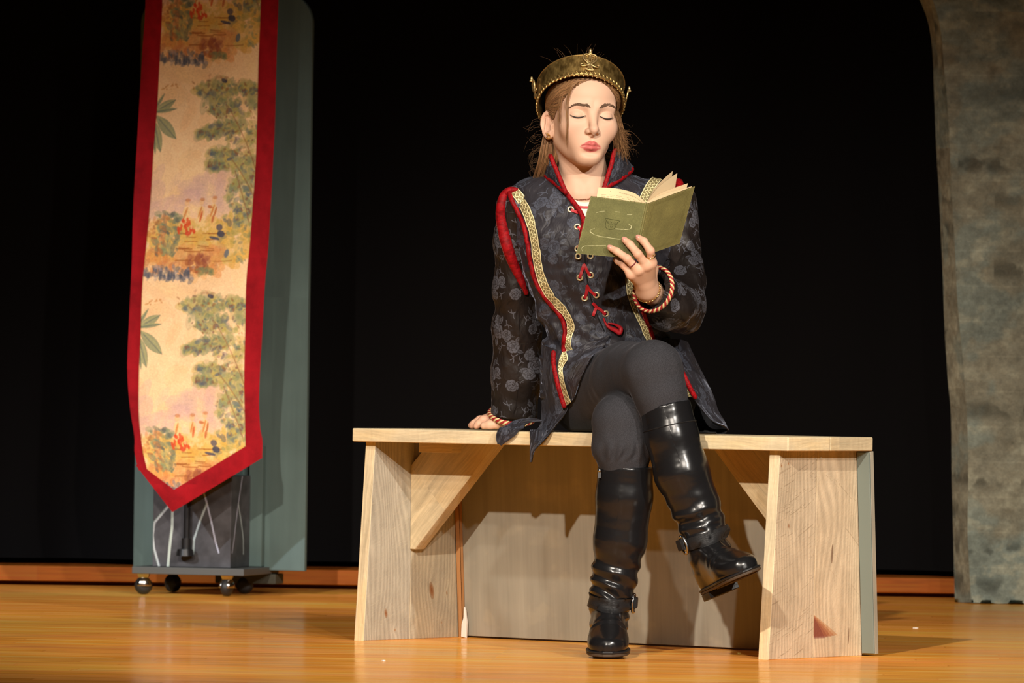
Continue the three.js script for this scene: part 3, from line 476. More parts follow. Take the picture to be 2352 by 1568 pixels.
function surfaceNets(f, lo, hi, h, { project = 2 } = {}) {
  const nx = Math.ceil((hi.x - lo.x) / h) + 1, ny = Math.ceil((hi.y - lo.y) / h) + 1, nz = Math.ceil((hi.z - lo.z) / h) + 1, B = 6;
  const val = new Float32Array(nx * ny * nz).fill(1e3), I = (x, y, z) => (z * ny + y) * nx + x;
  for (let bz = 0; bz < nz; bz += B) for (let by = 0; by < ny; by += B) for (let bx = 0; bx < nx; bx += B) {
    const d = f(lo.x + (bx + B / 2) * h, lo.y + (by + B / 2) * h, lo.z + (bz + B / 2) * h);
    if (Math.abs(d) > B * h * 1.75) { if (d < 0) for (let z = bz; z < Math.min(bz + B, nz); z++) for (let y = by; y < Math.min(by + B, ny); y++) for (let x = bx; x < Math.min(bx + B, nx); x++) val[I(x, y, z)] = d; continue; }
    for (let z = bz; z < Math.min(bz + B, nz); z++) for (let y = by; y < Math.min(by + B, ny); y++) for (let x = bx; x < Math.min(bx + B, nx); x++) val[I(x, y, z)] = f(lo.x + x * h, lo.y + y * h, lo.z + z * h);
  }
  const vid = new Int32Array(nx * ny * nz).fill(-1), pos = [], idx = [];
  const C = [[0, 0, 0], [1, 0, 0], [0, 1, 0], [1, 1, 0], [0, 0, 1], [1, 0, 1], [0, 1, 1], [1, 1, 1]], E = [[0, 1], [2, 3], [4, 5], [6, 7], [0, 2], [1, 3], [4, 6], [5, 7], [0, 4], [1, 5], [2, 6], [3, 7]];
  const v = new Float32Array(8);
  for (let z = 0; z < nz - 1; z++) for (let y = 0; y < ny - 1; y++) for (let x = 0; x < nx - 1; x++) {
    let m = 0; for (let k = 0; k < 8; k++) { v[k] = val[I(x + C[k][0], y + C[k][1], z + C[k][2])]; if (v[k] < 0) m |= 1 << k; }
    if (m === 0 || m === 255) continue;
    let sx = 0, sy = 0, sz = 0, n = 0;
    for (const [a, b] of E) if ((v[a] < 0) !== (v[b] < 0)) { const t = v[a] / (v[a] - v[b]); sx += C[a][0] + (C[b][0] - C[a][0]) * t; sy += C[a][1] + (C[b][1] - C[a][1]) * t; sz += C[a][2] + (C[b][2] - C[a][2]) * t; n++; }
    vid[I(x, y, z)] = pos.length / 3;
    pos.push(lo.x + (x + sx / n) * h, lo.y + (y + sy / n) * h, lo.z + (z + sz / n) * h);
  }
  for (let z = 1; z < nz - 1; z++) for (let y = 1; y < ny - 1; y++) for (let x = 1; x < nx - 1; x++) {
    const s = val[I(x, y, z)] < 0;
    const face = (t, a, b, c, d) => { if ((val[t] < 0) === s || a < 0 || b < 0 || c < 0 || d < 0) return; if (s) idx.push(a, b, c, a, c, d); else idx.push(a, c, b, a, d, c); };
    face(I(x + 1, y, z), vid[I(x, y - 1, z - 1)], vid[I(x, y, z - 1)], vid[I(x, y, z)], vid[I(x, y - 1, z)]);
    face(I(x, y + 1, z), vid[I(x - 1, y, z - 1)], vid[I(x - 1, y, z)], vid[I(x, y, z)], vid[I(x, y, z - 1)]);
    face(I(x, y, z + 1), vid[I(x - 1, y - 1, z)], vid[I(x, y - 1, z)], vid[I(x, y, z)], vid[I(x - 1, y, z)]);
  }
  const nor = new Float32Array(pos.length), e = h * 0.35;
  for (let i = 0; i < pos.length; i += 3) {
    let gx, gy, gz, L;
    for (let k = 0; k <= project; k++) {
      const x = pos[i], y = pos[i + 1], z = pos[i + 2];
      gx = f(x + e, y, z) - f(x - e, y, z); gy = f(x, y + e, z) - f(x, y - e, z); gz = f(x, y, z + e) - f(x, y, z - e); L = Math.sqrt(gx * gx + gy * gy + gz * gz) || 1;
      if (k < project) { const d = clamp(f(x, y, z) * (2 * e) / L, -h * 0.5, h * 0.5); pos[i] -= gx / L * d; pos[i + 1] -= gy / L * d; pos[i + 2] -= gz / L * d; }
    }
    nor[i] = gx / L; nor[i + 1] = gy / L; nor[i + 2] = gz / L;
  }
  const g = new THREE.BufferGeometry();
  g.setAttribute('position', new THREE.Float32BufferAttribute(pos, 3)); g.setAttribute('normal', new THREE.BufferAttribute(nor, 3)); g.setIndex(idx);
  return g;
}
function cylUV(g, fn, period) {   // uv from fn(x, y, z); vertices on triangles that cross the seam are doubled
  const p = g.attributes.position, n = g.attributes.normal, U = [], Vv = [];
  for (let i = 0; i < p.count; i++) { const [u, v] = fn(p.getX(i), p.getY(i), p.getZ(i)); U.push(u); Vv.push(v); }
  const idx = Array.from(g.index.array), P = Array.from(p.array), N = Array.from(n.array), twin = new Map();
  for (let i = 0; i < idx.length; i += 3) {
    const us = [U[idx[i]], U[idx[i + 1]], U[idx[i + 2]]], mx = Math.max(...us);
    for (let k = 0; k < 3; k++) if (mx - us[k] > period / 2) {
      const o = idx[i + k]; if (!twin.has(o)) { twin.set(o, U.length); U.push(U[o] + period); Vv.push(Vv[o]); P.push(P[o * 3], P[o * 3 + 1], P[o * 3 + 2]); N.push(N[o * 3], N[o * 3 + 1], N[o * 3 + 2]); }
      idx[i + k] = twin.get(o);
    }
  }
  const uv = new Float32Array(U.length * 2); U.forEach((u, i) => { uv[i * 2] = u; uv[i * 2 + 1] = Vv[i]; });
  const r = new THREE.BufferGeometry();
  r.setAttribute('position', new THREE.Float32BufferAttribute(P, 3)); r.setAttribute('normal', new THREE.Float32BufferAttribute(N, 3)); r.setAttribute('uv', new THREE.BufferAttribute(uv, 2)); r.setIndex(idx);
  return r;
}
function axisUV(a, b, scale = 1) {   // uv in metres around the axis a-b
  const d = b.clone().sub(a).normalize(), u = V(0, 0, 1).addScaledVector(d, -d.z).normalize(), w = V().crossVectors(d, u);
  return (rad) => ({ period: 2 * Math.PI * rad, fn: (x, y, z) => { const q = V(x, y, z).sub(a), t = q.dot(d); return [(Math.atan2(q.dot(w), q.dot(u)) + 2 * Math.PI) * rad * scale, -t]; } });
}
const dirTo = (px, py) => ray(px, py).normalize();
function hit(f, px, py, lift = 0, z0 = 0.75) {   // the point of a sculpted surface seen at a photo point, lifted along the surface normal
  const p = at(px, py, z0), d = dirTo(px, py);
  let t = 0, best = 1e9, bt = 0, ok = false; for (let i = 0; i < 220; i++) { const v = f(p.x + d.x * t, p.y + d.y * t, p.z + d.z * t); if (v < best) { best = v; bt = t; } if (v < 2e-4) { ok = true; break; } t += Math.max(v * 0.6, 1e-4); if (t > 1.5) break; }
  p.addScaledVector(d, ok ? t : bt);
  if (!ok) p.addScaledVector(grad(f, p), -best);
  const n = grad(f, p);
  p.addScaledVector(n, lift);
  return { p, n };
}
function grad(f, p, e = 0.0015) { return V(f(p.x + e, p.y, p.z) - f(p.x - e, p.y, p.z), f(p.x, p.y + e, p.z) - f(p.x, p.y - e, p.z), f(p.x, p.y, p.z + e) - f(p.x, p.y, p.z - e)).normalize(); }
function smoothPts(pts, n) { const c = new THREE.CatmullRomCurve3(pts.map(([x, y, z = 0]) => V(x, y, z)), false, 'centripetal'); return c.getSpacedPoints(n).map((p) => [p.x, p.y, p.z]); }
function onto(f, path, n, lift) { return smoothPts(path, n).map(([x, y]) => hit(f, x, y, lift)); }
function bandOn(f, path, width, lift = 0.001, thick = 0.0016, n = 60, uvLen = 0.042) {   // a flat ribbon laid on a surface along a photo path
  const q = onto(f, path, n, lift), pts = q.map((k) => k.p), len = [0];
  for (let i = 1; i < pts.length; i++) len.push(len[i - 1] + pts[i].distanceTo(pts[i - 1]));
  const side = pts.map((p, i) => { const t = pts[Math.min(i + 1, n)].clone().sub(pts[Math.max(i - 1, 0)]).normalize(); return V().crossVectors(q[i].n, t).normalize(); });
  return sheet((s, t) => { const k = Math.min(t * n, n - 1e-6), i = Math.floor(k), f2 = k - i, w = typeof width === 'function' ? width(t) : width; const P = pts[i].clone().lerp(pts[i + 1], f2), S = side[i].clone().lerp(side[i + 1], f2), N = q[i].n.clone().lerp(q[i + 1].n, f2); return P.addScaledVector(S, (s - 0.5) * w).addScaledVector(N, thick); }, 6, n, thick, (s, t) => [s, lerp(0, len[n], t) / uvLen]);
}
function roundTube(pts, radius, rad = 10, closed = false, seg = 0) {   // tube with a radius that may change along it, with round ends
  const c = new THREE.CatmullRomCurve3(pts, closed, 'centripetal'), n = seg || pts.length * 4, R = typeof radius === 'function' ? radius : () => radius;
  const g = new THREE.TubeGeometry(c, n, 1, rad, closed), p = g.attributes.position, nn = g.attributes.normal;
  for (let i = 0; i <= n; i++) { const o = c.getPointAt(i / n), r = R(i / n); for (let j = 0; j <= rad; j++) { const k = i * (rad + 1) + j; p.setXYZ(k, o.x + nn.getX(k) * r, o.y + nn.getY(k) * r, o.z + nn.getZ(k) * r); } }
  if (closed) return g;
  const caps = [g.toNonIndexed()];
  for (const t of [0, 1]) { const s = new THREE.SphereGeometry(R(t), rad, 6); s.translate(...c.getPointAt(t).toArray()); caps.push(s.toNonIndexed()); }
  return mergeGeometries(caps);
}
function rebase(o) {   // puts a group built in world space at its own base
  const b = new THREE.Box3().setFromObject(o), c = b.getCenter(V()); c.y = b.min.y;
  const done = new Set();
  const walk = (m) => { if (m.userData.placed) { m.position.sub(c); return; } if (m.isMesh && !done.has(m.geometry)) { m.geometry.translate(-c.x, -c.y, -c.z); done.add(m.geometry); } m.children.forEach(walk); };
  o.children.forEach(walk);
  o.position.copy(c);
}
// ---------------------------------------------------------------- the seated reader: skeleton fields
const person = thing('person', 'girl in black brocade jacket and tall black boots sitting cross-legged on the bench, reading', 'person');
// torso of the jacket: ellipse sections (left edge, right edge, half depth, depth centre) by photo row
const TZ = -0.12, torsoRows = [[392, 1275, 1440, 0.052, -0.145], [404, 1236, 1482, 0.060, -0.14], [418, 1203, 1522, 0.070, -0.135], [438, 1180, 1552, 0.082, -0.13], [480, 1176, 1562, 0.098, -0.122], [560, 1188, 1552, 0.116, -0.112], [640, 1207, 1538, 0.114, -0.112], [700, 1226, 1530, 0.104, -0.115], [745, 1241, 1530, 0.099, -0.118], [775, 1246, 1533, 0.100, -0.12], [810, 1246, 1545, 0.106, -0.125], [860, 1243, 1560, 0.115, -0.125], [920, 1243, 1575, 0.12, -0.125]].map(([y, l, r, b, z]) => { const p = at(l, y, TZ), q = at(r, y, TZ); return { y: (p.y + q.y) / 2, x: (p.x + q.x) / 2, a: (q.x - p.x) / 2, b, z, tilt: (q.y - p.y) / (q.x - p.x) }; }).reverse();
const rowCurve = ['x', 'a', 'b', 'z'].map((k) => curve1(torsoRows.map((r) => [r[k], r.y])));
function torsoSection(y) { return rowCurve.map((c) => c(y)); }
const torsoTop = torsoRows[torsoRows.length - 1].y, torsoLow = torsoRows[0].y;
function torsoField(x, y, z, grow = 0) {
  const [cx, a, b, cz] = torsoSection(y), A = a + grow, Bb = b + grow, px = Math.abs(x - cx) / A, pz = Math.abs(z - cz) / Bb, k = Math.pow(px ** 2.3 + pz ** 2.3, 1 / 2.3);
  const d = (k - 1) * Math.min(A, Bb) * (0.62 + 0.38 * Math.min(1, pz / (px + pz + 1e-6) * 1.2 + 0.1));
  return smax(smax(d, y - torsoTop - grow, 0.02), torsoLow - y, 0.01);
}
const foldsT = (x, y, z) => 0.0035 * noise3(x * 26 + y * 16, y * 34 - x * 12, z * 8) + 0.0022 * noise3(x * 60 + y * 38, y * 70 - x * 30, z * 20) + 0.0025 * Math.sin((y * 1.0 + (x - 0.15) * 0.75) * 120 + 3 * noise3(x * 10, y * 10, 3)) * sstep(0.85 - y, 0.0, 0.12) * sstep(y, 0.58, 0.68);
const vPoly = [[1296, 436], [1343, 515], [1352, 515], [1386, 420], [1386, 330], [1268, 330], [1275, 395]].map(([x, y]) => { const p = at(x, y, -0.04); return [p.x, p.y]; });
function polyDist(P, x, y) { let d = 1e9, s = 1; for (let i = 0, j = P.length - 1; i < P.length; j = i++) { const [ax, ay] = P[i], [bx, by] = P[j], ex = bx - ax, ey = by - ay, wx = x - ax, wy = y - ay, t = clamp((wx * ex + wy * ey) / (ex * ex + ey * ey), 0, 1), qx = wx - ex * t, qy = wy - ey * t; d = Math.min(d, qx * qx + qy * qy); const c1 = y >= ay, c2 = y < by, c3 = ex * wy > ey * wx; if ((c1 && c2 && c3) || (!c1 && !c2 && !c3)) s = -s; } return s * Math.sqrt(d); }
const neckA = at(1342, 470, -0.125), neckB = at(1330, 330, -0.085);
const neckHole = capsule(at(1343, 425, -0.115), at(1338, 330, -0.09), 0.058, 0.066);
function jacketField(x, y, z) {
  let d = torsoField(x, y, z) + foldsT(x, y, z);
  if (z > -0.16 && y > 0.84) d = smax(d, -Math.max(polyDist(vPoly, x, y), -0.09 - z), 0.004);
  if (y > 0.9) d = smax(d, -neckHole(x, y, z), 0.006);
  return d;
}
// arms
const shR = at(1192, 476, -0.125), elR = at(1184, 720, -0.20), wrR = at(1170, 958, -0.265);
const shL = at(1553, 468, -0.125), elL = at(1563, 712, -0.02), wrL = at(1487, 661, 0.19);
const sleeveRaxis = [shR, at(1183, 560, -0.15), at(1183, 660, -0.18), at(1187, 760, -0.215), at(1188, 860, -0.24), at(1181, 938, -0.258)], sleeveRr = [0.046, 0.042, 0.042, 0.0495, 0.053, 0.0515];
const sleeveLaxis = [shL, at(1562, 560, -0.10), at(1569, 640, -0.05), at(1567, 712, 0.0), at(1530, 694, 0.10), at(1500, 668, 0.172)], sleeveLr = [0.045, 0.039, 0.041, 0.046, 0.053, 0.049];
const cutR = { p: at(1176, 956, -0.262), n: V(-0.06, -0.99, -0.12).normalize() };
const cutL = { p: at(1500, 664, 0.182), n: V(-0.58, 0.22, 0.79).normalize() };
const sleeveRbase = chain(sleeveRaxis, sleeveRr.map((r) => r + 0.0015), 0.024), sleeveLbase = chain(sleeveLaxis, sleeveLr.map((r) => r + 0.0015), 0.026);
const innerR = capsule(at(1187, 860, -0.24), at(1172, 1010, -0.28), 0.042, 0.043), innerL = capsule(at(1545, 704, 0.06), cutL.p.clone().addScaledVector(cutL.n, 0.08), 0.036, 0.046);
const planeD = (c, x, y, z) => (x - c.p.x) * c.n.x + (y - c.p.y) * c.n.y + (z - c.p.z) * c.n.z;
const foldsS = (x, y, z) => 0.0032 * noise3(x * 24 - y * 14, y * 22, z * 18) + 0.002 * noise3(x * 60, y * 46 + x * 30, z * 40);
const sleeveR = (x, y, z) => smax(smax(sleeveRbase(x, y, z) + foldsS(x, y, z), planeD(cutR, x, y, z), 0.004), -innerR(x, y, z), 0.003);
const elbowFold = (x, y, z) => { const q = (x - elL.x) * 0.55 + (y - elL.y) * 0.8; return 0.006 * Math.sin(q * 95 + z * 40 + 2 * noise3(x * 14, y * 14, z * 14)) * Math.exp(-((x - elL.x + 0.01) ** 2 + (y - elL.y - 0.03) ** 2) / 0.004); };
const sleeveL = (x, y, z) => smax(smax(sleeveLbase(x, y, z) + foldsS(x, y, z) * 1.2 + elbowFold(x, y, z), planeD(cutL, x, y, z), 0.004), -innerL(x, y, z), 0.003);
// legs: right leg (picture left) crosses over the left
const hipR = at(1385, 905, -0.09), kneeR = at(1499, 850, 0.335), midR = at(1512, 930, 0.345), hipL = at(1497, 912, -0.11), kneeL = at(1424, 968, 0.285);
const legFolds = (x, y, z) => 0.0016 * noise3(x * 22, y * 26, z * 22) + 0.0008 * noise3(x * 60, y * 30, z * 50);
const thighR = chain([hipR, at(1442, 867, 0.16), kneeR, at(1516, 905, 0.342), at(1530, 960, 0.345)], [0.094, 0.0765, 0.0625, 0.056, 0.050], 0.012);
const thighL = chain([hipL, at(1455, 945, 0.10), kneeL, at(1429, 1022, 0.285), at(1434, 1090, 0.278)], [0.09, 0.072, 0.0585, 0.062, 0.050], 0.012);
const pelvis = ellipsoid(at(1420, 905, -0.12).x, at(1420, 905, -0.12).y, -0.12, 0.155, 0.105, 0.125);
const benchTop = 0.477;
const bc0 = Math.cos(benchTurn), bs0 = Math.sin(benchTurn);
const benchLocal = (x, z) => [(x - benchPos.x) * bc0 - (z - benchPos.z) * bs0, (x - benchPos.x) * bs0 + (z - benchPos.z) * bc0];
function seatField(x, y, z) { const [u, w] = benchLocal(x, z), dx = Math.max(-1.167 - u, u - 0.038), dy = Math.max(0.443 - y, y - 0.4765), dz = Math.max(-0.329 - w, w + 0.008), m = Math.max(dx, dy, dz); return m <= 0 ? m : Math.hypot(Math.max(dx, 0), Math.max(dy, 0), Math.max(dz, 0)); }   // the bench board, a hair thicker
function offSeat(p) { for (let k = 0; k < 12; k++) { const d = seatField(p.x, p.y, p.z) - 0.003; if (d >= 0) break; const [, w] = benchLocal(p.x, p.z); if (p.y > 0.46 || w < -0.03) p.y += -d + 2e-4; else { p.x += bs0 * (-d + 2e-4); p.z += bc0 * (-d + 2e-4); } } return p; }
function legField(x, y, z) {
  let tr = thighR(x, y, z), tl = thighL(x, y, z);
  // gathers above the boot on the lower leg
  tl += 0.003 * Math.sin((x - kneeL.x) * 240 + 4 * noise3(x * 20, y * 20, 1)) * sstep(kneeL.y - 0.03 - y, 0, 0.04) * sstep(y - at(1437, 1066, 0.275).y, 0.004, 0.02);
  let d = smin(smin(tr, tl, 0.008), pelvis(x, y, z), 0.05) + legFolds(x, y, z);
  d = smax(d, 0.001 - seatField(x, y, z), 0.006);
  if (benchLocal(x, z)[1] < -0.005) d = Math.max(d, benchTop - y);
  return d;
}
// ---------------------------------------------------------------- head, neck, hands: the body's skin
const headM = new THREE.Matrix4().compose(at(1338, 268, -0.062), new THREE.Quaternion().setFromEuler(new THREE.Euler(0.02, 14 * RAD, -2.6 * RAD, 'YXZ')), V(1, 1, 1)), headI = headM.clone().invert();
const HL = (x, y, z) => V(x, y, z).applyMatrix4(headM);
const he = headI.elements;
const toHead = (x, y, z) => [he[0] * x + he[4] * y + he[8] * z + he[12], he[1] * x + he[5] * y + he[9] * z + he[13], he[2] * x + he[6] * y + he[10] * z + he[14]];
let lipField;
const hp = (() => {
  const c = (a, b, r1, r2 = r1) => capsule(V(...a), V(...b), r1, r2);
  const S = [];   // left and right halves are made from |x|
  const cranium = ellipsoid(0, 0.030, -0.014, 0.0735, 0.088, 0.094), face = ellipsoid(0, -0.030, 0.018, 0.0580, 0.077, 0.071), brow = ellipsoid(0, 0.045, 0.028, 0.060, 0.052, 0.060);
  const jawS = c([0.0405, -0.054, 0.002], [0.012, -0.088, 0.060], 0.0185, 0.015), chin = ellipsoid(0, -0.0885, 0.068, 0.0195, 0.0165, 0.0175), cheek = ellipsoid(0.036, -0.024, 0.060, 0.027, 0.027, 0.024), muzzle = ellipsoid(0, -0.062, 0.066, 0.034, 0.026, 0.024);
  const ridge = c([0.011, 0.021, 0.083], [0.046, 0.022, 0.066], 0.0085, 0.008);
  const bridge = c([0, 0.012, 0.083], [0, -0.026, 0.1045], 0.0072, 0.0082), tip = ellipsoid(0, -0.0305, 0.1070, 0.0088, 0.0085, 0.0095), ala = ellipsoid(0.0102, -0.0345, 0.0960, 0.0062, 0.0062, 0.0090), col = c([0, -0.0385, 0.104], [0, -0.044, 0.092], 0.0042);
  const nostril = ellipsoid(0.0066, -0.0415, 0.1015, 0.0040, 0.0036, 0.0055);
  const socket = ellipsoid(0.0315, 0.003, 0.0935, 0.0185, 0.012, 0.011), eye = ellipsoid(0.0312, -0.001, 0.0712, 0.0152, 0.0125, 0.0142), lid = ellipsoid(0.0312, 0.0005, 0.0712, 0.0166, 0.0134, 0.0152), under = c([0.018, -0.0135, 0.078], [0.044, -0.0115, 0.070], 0.005);
  const lipU1 = c([0.0045, -0.0608, 0.0918], [0.0215, -0.0655, 0.0822], 0.0044, 0.0022), lipL = c([0, -0.0722, 0.0902], [0.0200, -0.0676, 0.0830], 0.0066, 0.0026);
  const lipU0 = c([0, -0.0615, 0.0915], [0.0045, -0.0608, 0.0918], 0.0042);
  const slit = c([0, -0.0652, 0.0985], [0.0125, -0.0647, 0.0935], 0.0012), slit2 = c([0.0125, -0.0647, 0.0935], [0.0205, -0.0661, 0.0880], 0.0012, 0.0006);
  lipField = (X, y, z) => { const x = Math.abs(X); return Math.min(lipU1(x, y, z), lipU0(x, y, z), lipL(x, y, z)); };
  const chinDip = ellipsoid(0, -0.0815, 0.092, 0.020, 0.0055, 0.0075), philtrum = c([0, -0.049, 0.0945], [0, -0.056, 0.0965], 0.0024);
  return (X, y, z) => {
    const x = Math.abs(X);
    let d = smin(cranium(x, y, z), brow(x, y, z), 0.03);
    d = smin(d, face(x, y, z), 0.025); d = smin(d, jawS(x, y, z), 0.022); d = smin(d, chin(x, y, z), 0.022); d = smin(d, cheek(x, y, z), 0.026); d = smin(d, muzzle(x, y, z), 0.022);
    if (z > 0.02 && y < 0.06) {
      d = smin(d, ridge(x, y, z), 0.014);
      d = smax(d, -socket(x, y, z), 0.012);
      d = smin(d, under(x, y, z), 0.008);
      // eyeball and the lid closed over most of it: the lid stands proud above its edge
      const ly = 0.0022 * (1 - ((x - 0.031) / 0.016) ** 2);
      const cut = (y - (-0.0052 + 0.0012 - ly)) ;
      d = smin(d, eye(x, y, z), 0.004);
      d = smin(d, smax(lid(x, y, z), -cut, 0.0012), 0.0022);
      d = smin(d, bridge(x, y, z), 0.014); d = smin(d, tip(x, y, z), 0.008); d = smin(d, ala(x, y, z), 0.005); d = smin(d, col(x, y, z), 0.006);
      d = smax(d, -nostril(x, y, z), 0.003);
      d = smax(d, -philtrum(x, y, z), 0.004);
      let l = smin(smin(lipU1(x, y, z), lipU0(x, y, z), 0.003), lipL(x, y, z), 0.0015);
      d = smin(d, l, 0.0035);
      d = smax(d, -Math.min(slit(x, y, z), slit2(x, y, z)), 0.0018);
      d = smax(d, -chinDip(x, y, z), 0.010);
    }
    return d;
  };
})();
const earField = (() => {   // her right ear, in head space
  const O = V(-0.0735, -0.022, -0.012), out = V(-0.84, 0.02, 0.54).normalize(), up = V(-0.10, 0.985, -0.12).normalize();
  up.addScaledVector(out, -up.dot(out)).normalize(); const fw = V().crossVectors(up, out).normalize();   // points to the front
  return (X, Y, Z) => {
    const q = V(X - O.x, Y - O.y, Z - O.z), u = q.dot(fw), v = q.dot(up), w = q.dot(out);
    const ru = v > 0 ? 0.0175 : 0.0175 - 0.005 * clamp(-v / 0.028, 0, 1), k = Math.sqrt((u / ru) ** 2 + (v / 0.0295) ** 2), inPlane = (k - 1) * 0.018;
    const base = Math.max(inPlane, Math.abs(w + 0.004 - 0.18 * (-u)) - 0.0035) - 0.0012;
    const rim = Math.sqrt(Math.max(inPlane + 0.003, -(inPlane + 0.003)) ** 2 + (w - 0.0025 + 0.18 * u) ** 2) - 0.0032 - 0.0018 * sstep(-v, 0.012, 0.020) + 0.003 * sstep(u, 0.005, 0.010) * sstep(0.010 - v, 0, 0.006) * sstep(v + 0.016, 0, 0.006);
    const anti = capsule(V(-0.002, 0.012, 0.002), V(-0.006, -0.014, 0.002), 0.0026, 0.003)(u, v, w), trag = capsule(V(0.011, -0.004, 0.001), V(0.010, -0.010, 0.001), 0.0035, 0.003)(u, v, w), lobe = ellipsoid(0.004, -0.0235, 0.0005, 0.0085, 0.0085, 0.0045)(u, v, w);
    let d = smin(base, rim, 0.003); d = smin(d, anti, 0.003); d = smin(d, trag, 0.003); d = smin(d, lobe, 0.004);
    d = smax(d, -ellipsoid(0.002, -0.006, 0.006, 0.006, 0.009, 0.006)(u, v, w), 0.003);
    return d;
  };
})();
const neckF = chain([at(1344, 455, -0.105), at(1340, 400, -0.095), at(1330, 330, -0.080)], [0.056, 0.0465, 0.047], 0.03);
const mastoid = (sx) => capsule(HL(sx * 0.052, -0.045, -0.03), at(1343 + sx * 14, 446, -0.052), 0.010, 0.008);
const scmL = mastoid(-1), scmR = mastoid(1), collarbones = [capsule(at(1322, 447, -0.054), at(1230, 432, -0.09), 0.008, 0.007), capsule(at(1362, 446, -0.054), at(1455, 428, -0.09), 0.008, 0.007)];
function headField(x, y, z) {
  const [a, b, c] = toHead(x, y, z);
  let d = hp(a, b, c);
  if (a < -0.045 && Math.abs(b) < 0.07) d = smin(d, earField(a, b, c), 0.004);
  if (y < 1.13) {
    let n = neckF(x, y, z);
    n = smin(smin(n, scmL(x, y, z), 0.016), scmR(x, y, z), 0.016);
    let t = torsoField(x, y, z, -0.016);
    t = smin(t, collarbones[0](x, y, z), 0.012); t = smin(t, collarbones[1](x, y, z), 0.012);
    d = smin(d, smin(n, t, 0.035), 0.014);
  }
  return d;
}
const skinAt = (x, y, z, o) => {   // skin colour by place: lips, cheeks, nose, ear
  const [a, b, c] = toHead(x, y, z), ax = Math.abs(a);
  let r = 0.65, g = 0.41, bl = 0.285;
  const blush = (k) => { r = lerp(r, 0.63, k); g = lerp(g, 0.33, k); bl = lerp(bl, 0.24, k); };
  const n = 0.5 + 0.5 * noise3(x * 60, y * 60, z * 60); blush(0.10 * n);
  if (c > 0.03) {
    blush(0.30 * Math.exp(-(((ax - 0.038) / 0.018) ** 2 + ((b + 0.03) / 0.016) ** 2)));
    blush(0.30 * Math.exp(-((a / 0.012) ** 2 + ((b + 0.03) / 0.009) ** 2)));
    if (c > 0.07) {
      const m = sstep(0.0029 + 0.0008 * sstep(ax, 0.015, 0.021) - lipField(a, b, c), 0, 0.0013);
      r = lerp(r, 0.50, m); g = lerp(g, 0.115, m); bl = lerp(bl, 0.105, m);
    }
  }
  if (a < -0.07) blush(0.35);
  o[0] = r; o[1] = g; o[2] = bl;
};
function paintVerts(g, fn) { const p = g.attributes.position, c = new Float32Array(p.count * 3), o = [0, 0, 0]; for (let i = 0; i < p.count; i++) { fn(p.getX(i), p.getY(i), p.getZ(i), o); c.set(o, i * 3); } g.setAttribute('color', new THREE.BufferAttribute(c, 3)); return g; }
const skinMat = phys({ vertexColors: true, roughness: 0.52, specularIntensity: 0.45, sheen: 0.08, sheenRoughness: 0.5, sheenColor: new THREE.Color(1, 0.75, 0.6) });
const headGeo = surfaceNets(headField, V(0.03, 0.80, -0.26), V(0.30, 1.29, 0.08), 0.0017);
// hands: each finger its own chain, rooted in the palm
function handField(wrist, fingers, thumb, palmR = 0.0125, heel) {
  const F = fingers.map((f) => chain(f.pts, f.r, 0.004)), P = fingers.map((f) => capsule(wrist, f.pts[0], palmR * 1.08, palmR * 0.92)), T = chain(thumb.pts, thumb.r, 0.006), W = heel;
  return (x, y, z) => { let d = P[0](x, y, z); for (let i = 1; i < P.length; i++) d = smin(d, P[i](x, y, z), 0.012); d = smin(d, W(x, y, z), 0.014); d = smin(d, T(x, y, z), 0.008); let f = F[0](x, y, z); for (let i = 1; i < F.length; i++) f = smin(f, F[i](x, y, z), 0.0018); return Math.max(smin(d, f, 0.006), benchLocal(x, z)[1] < 0 ? benchTop + 0.0005 - y : -1); };
}
const wristL = at(1486, 664, 0.196);
const fingersL = [
  { pts: [at(1497, 604, 0.266), at(1494, 576, 0.290), at(1479, 554, 0.288), at(1467, 546, 0.2815)], r: [0.0098, 0.0088, 0.0078, 0.0068] },
  { pts: [at(1485, 610, 0.272), at(1465, 583, 0.291), at(1447, 561, 0.281), at(1435, 551, 0.2735)], r: [0.0100, 0.0090, 0.0080, 0.0069] },
  { pts: [at(1466, 620, 0.270), at(1441, 594, 0.284), at(1417, 577, 0.275), at(1402, 569, 0.267)], r: [0.0096, 0.0085, 0.0076, 0.0066] },
  { pts: [at(1450, 630, 0.262), at(1433, 610, 0.262), at(1420, 600, 0.242), at(1415, 597, 0.222)], r: [0.0090, 0.0075, 0.0068, 0.0060] }];
const thumbL = { pts: [at(1496, 650, 0.205), at(1500, 618, 0.207), at(1490, 588, 0.210), at(1480, 566, 0.210)], r: [0.012, 0.0105, 0.0095, 0.008] };
const handLf = handField(wristL, fingersL, thumbL, 0.0125, chain([at(1520, 688, 0.118), at(1498, 672, 0.166), wristL, at(1482, 648, 0.214)], [0.0270, 0.0235, 0.0225, 0.020], 0.012));
const bh = (px, py, z, h) => { const p = at(px, py, z); p.y = benchTop + h; return p; };
const wristR = bh(1174, 965, -0.282, 0.030);
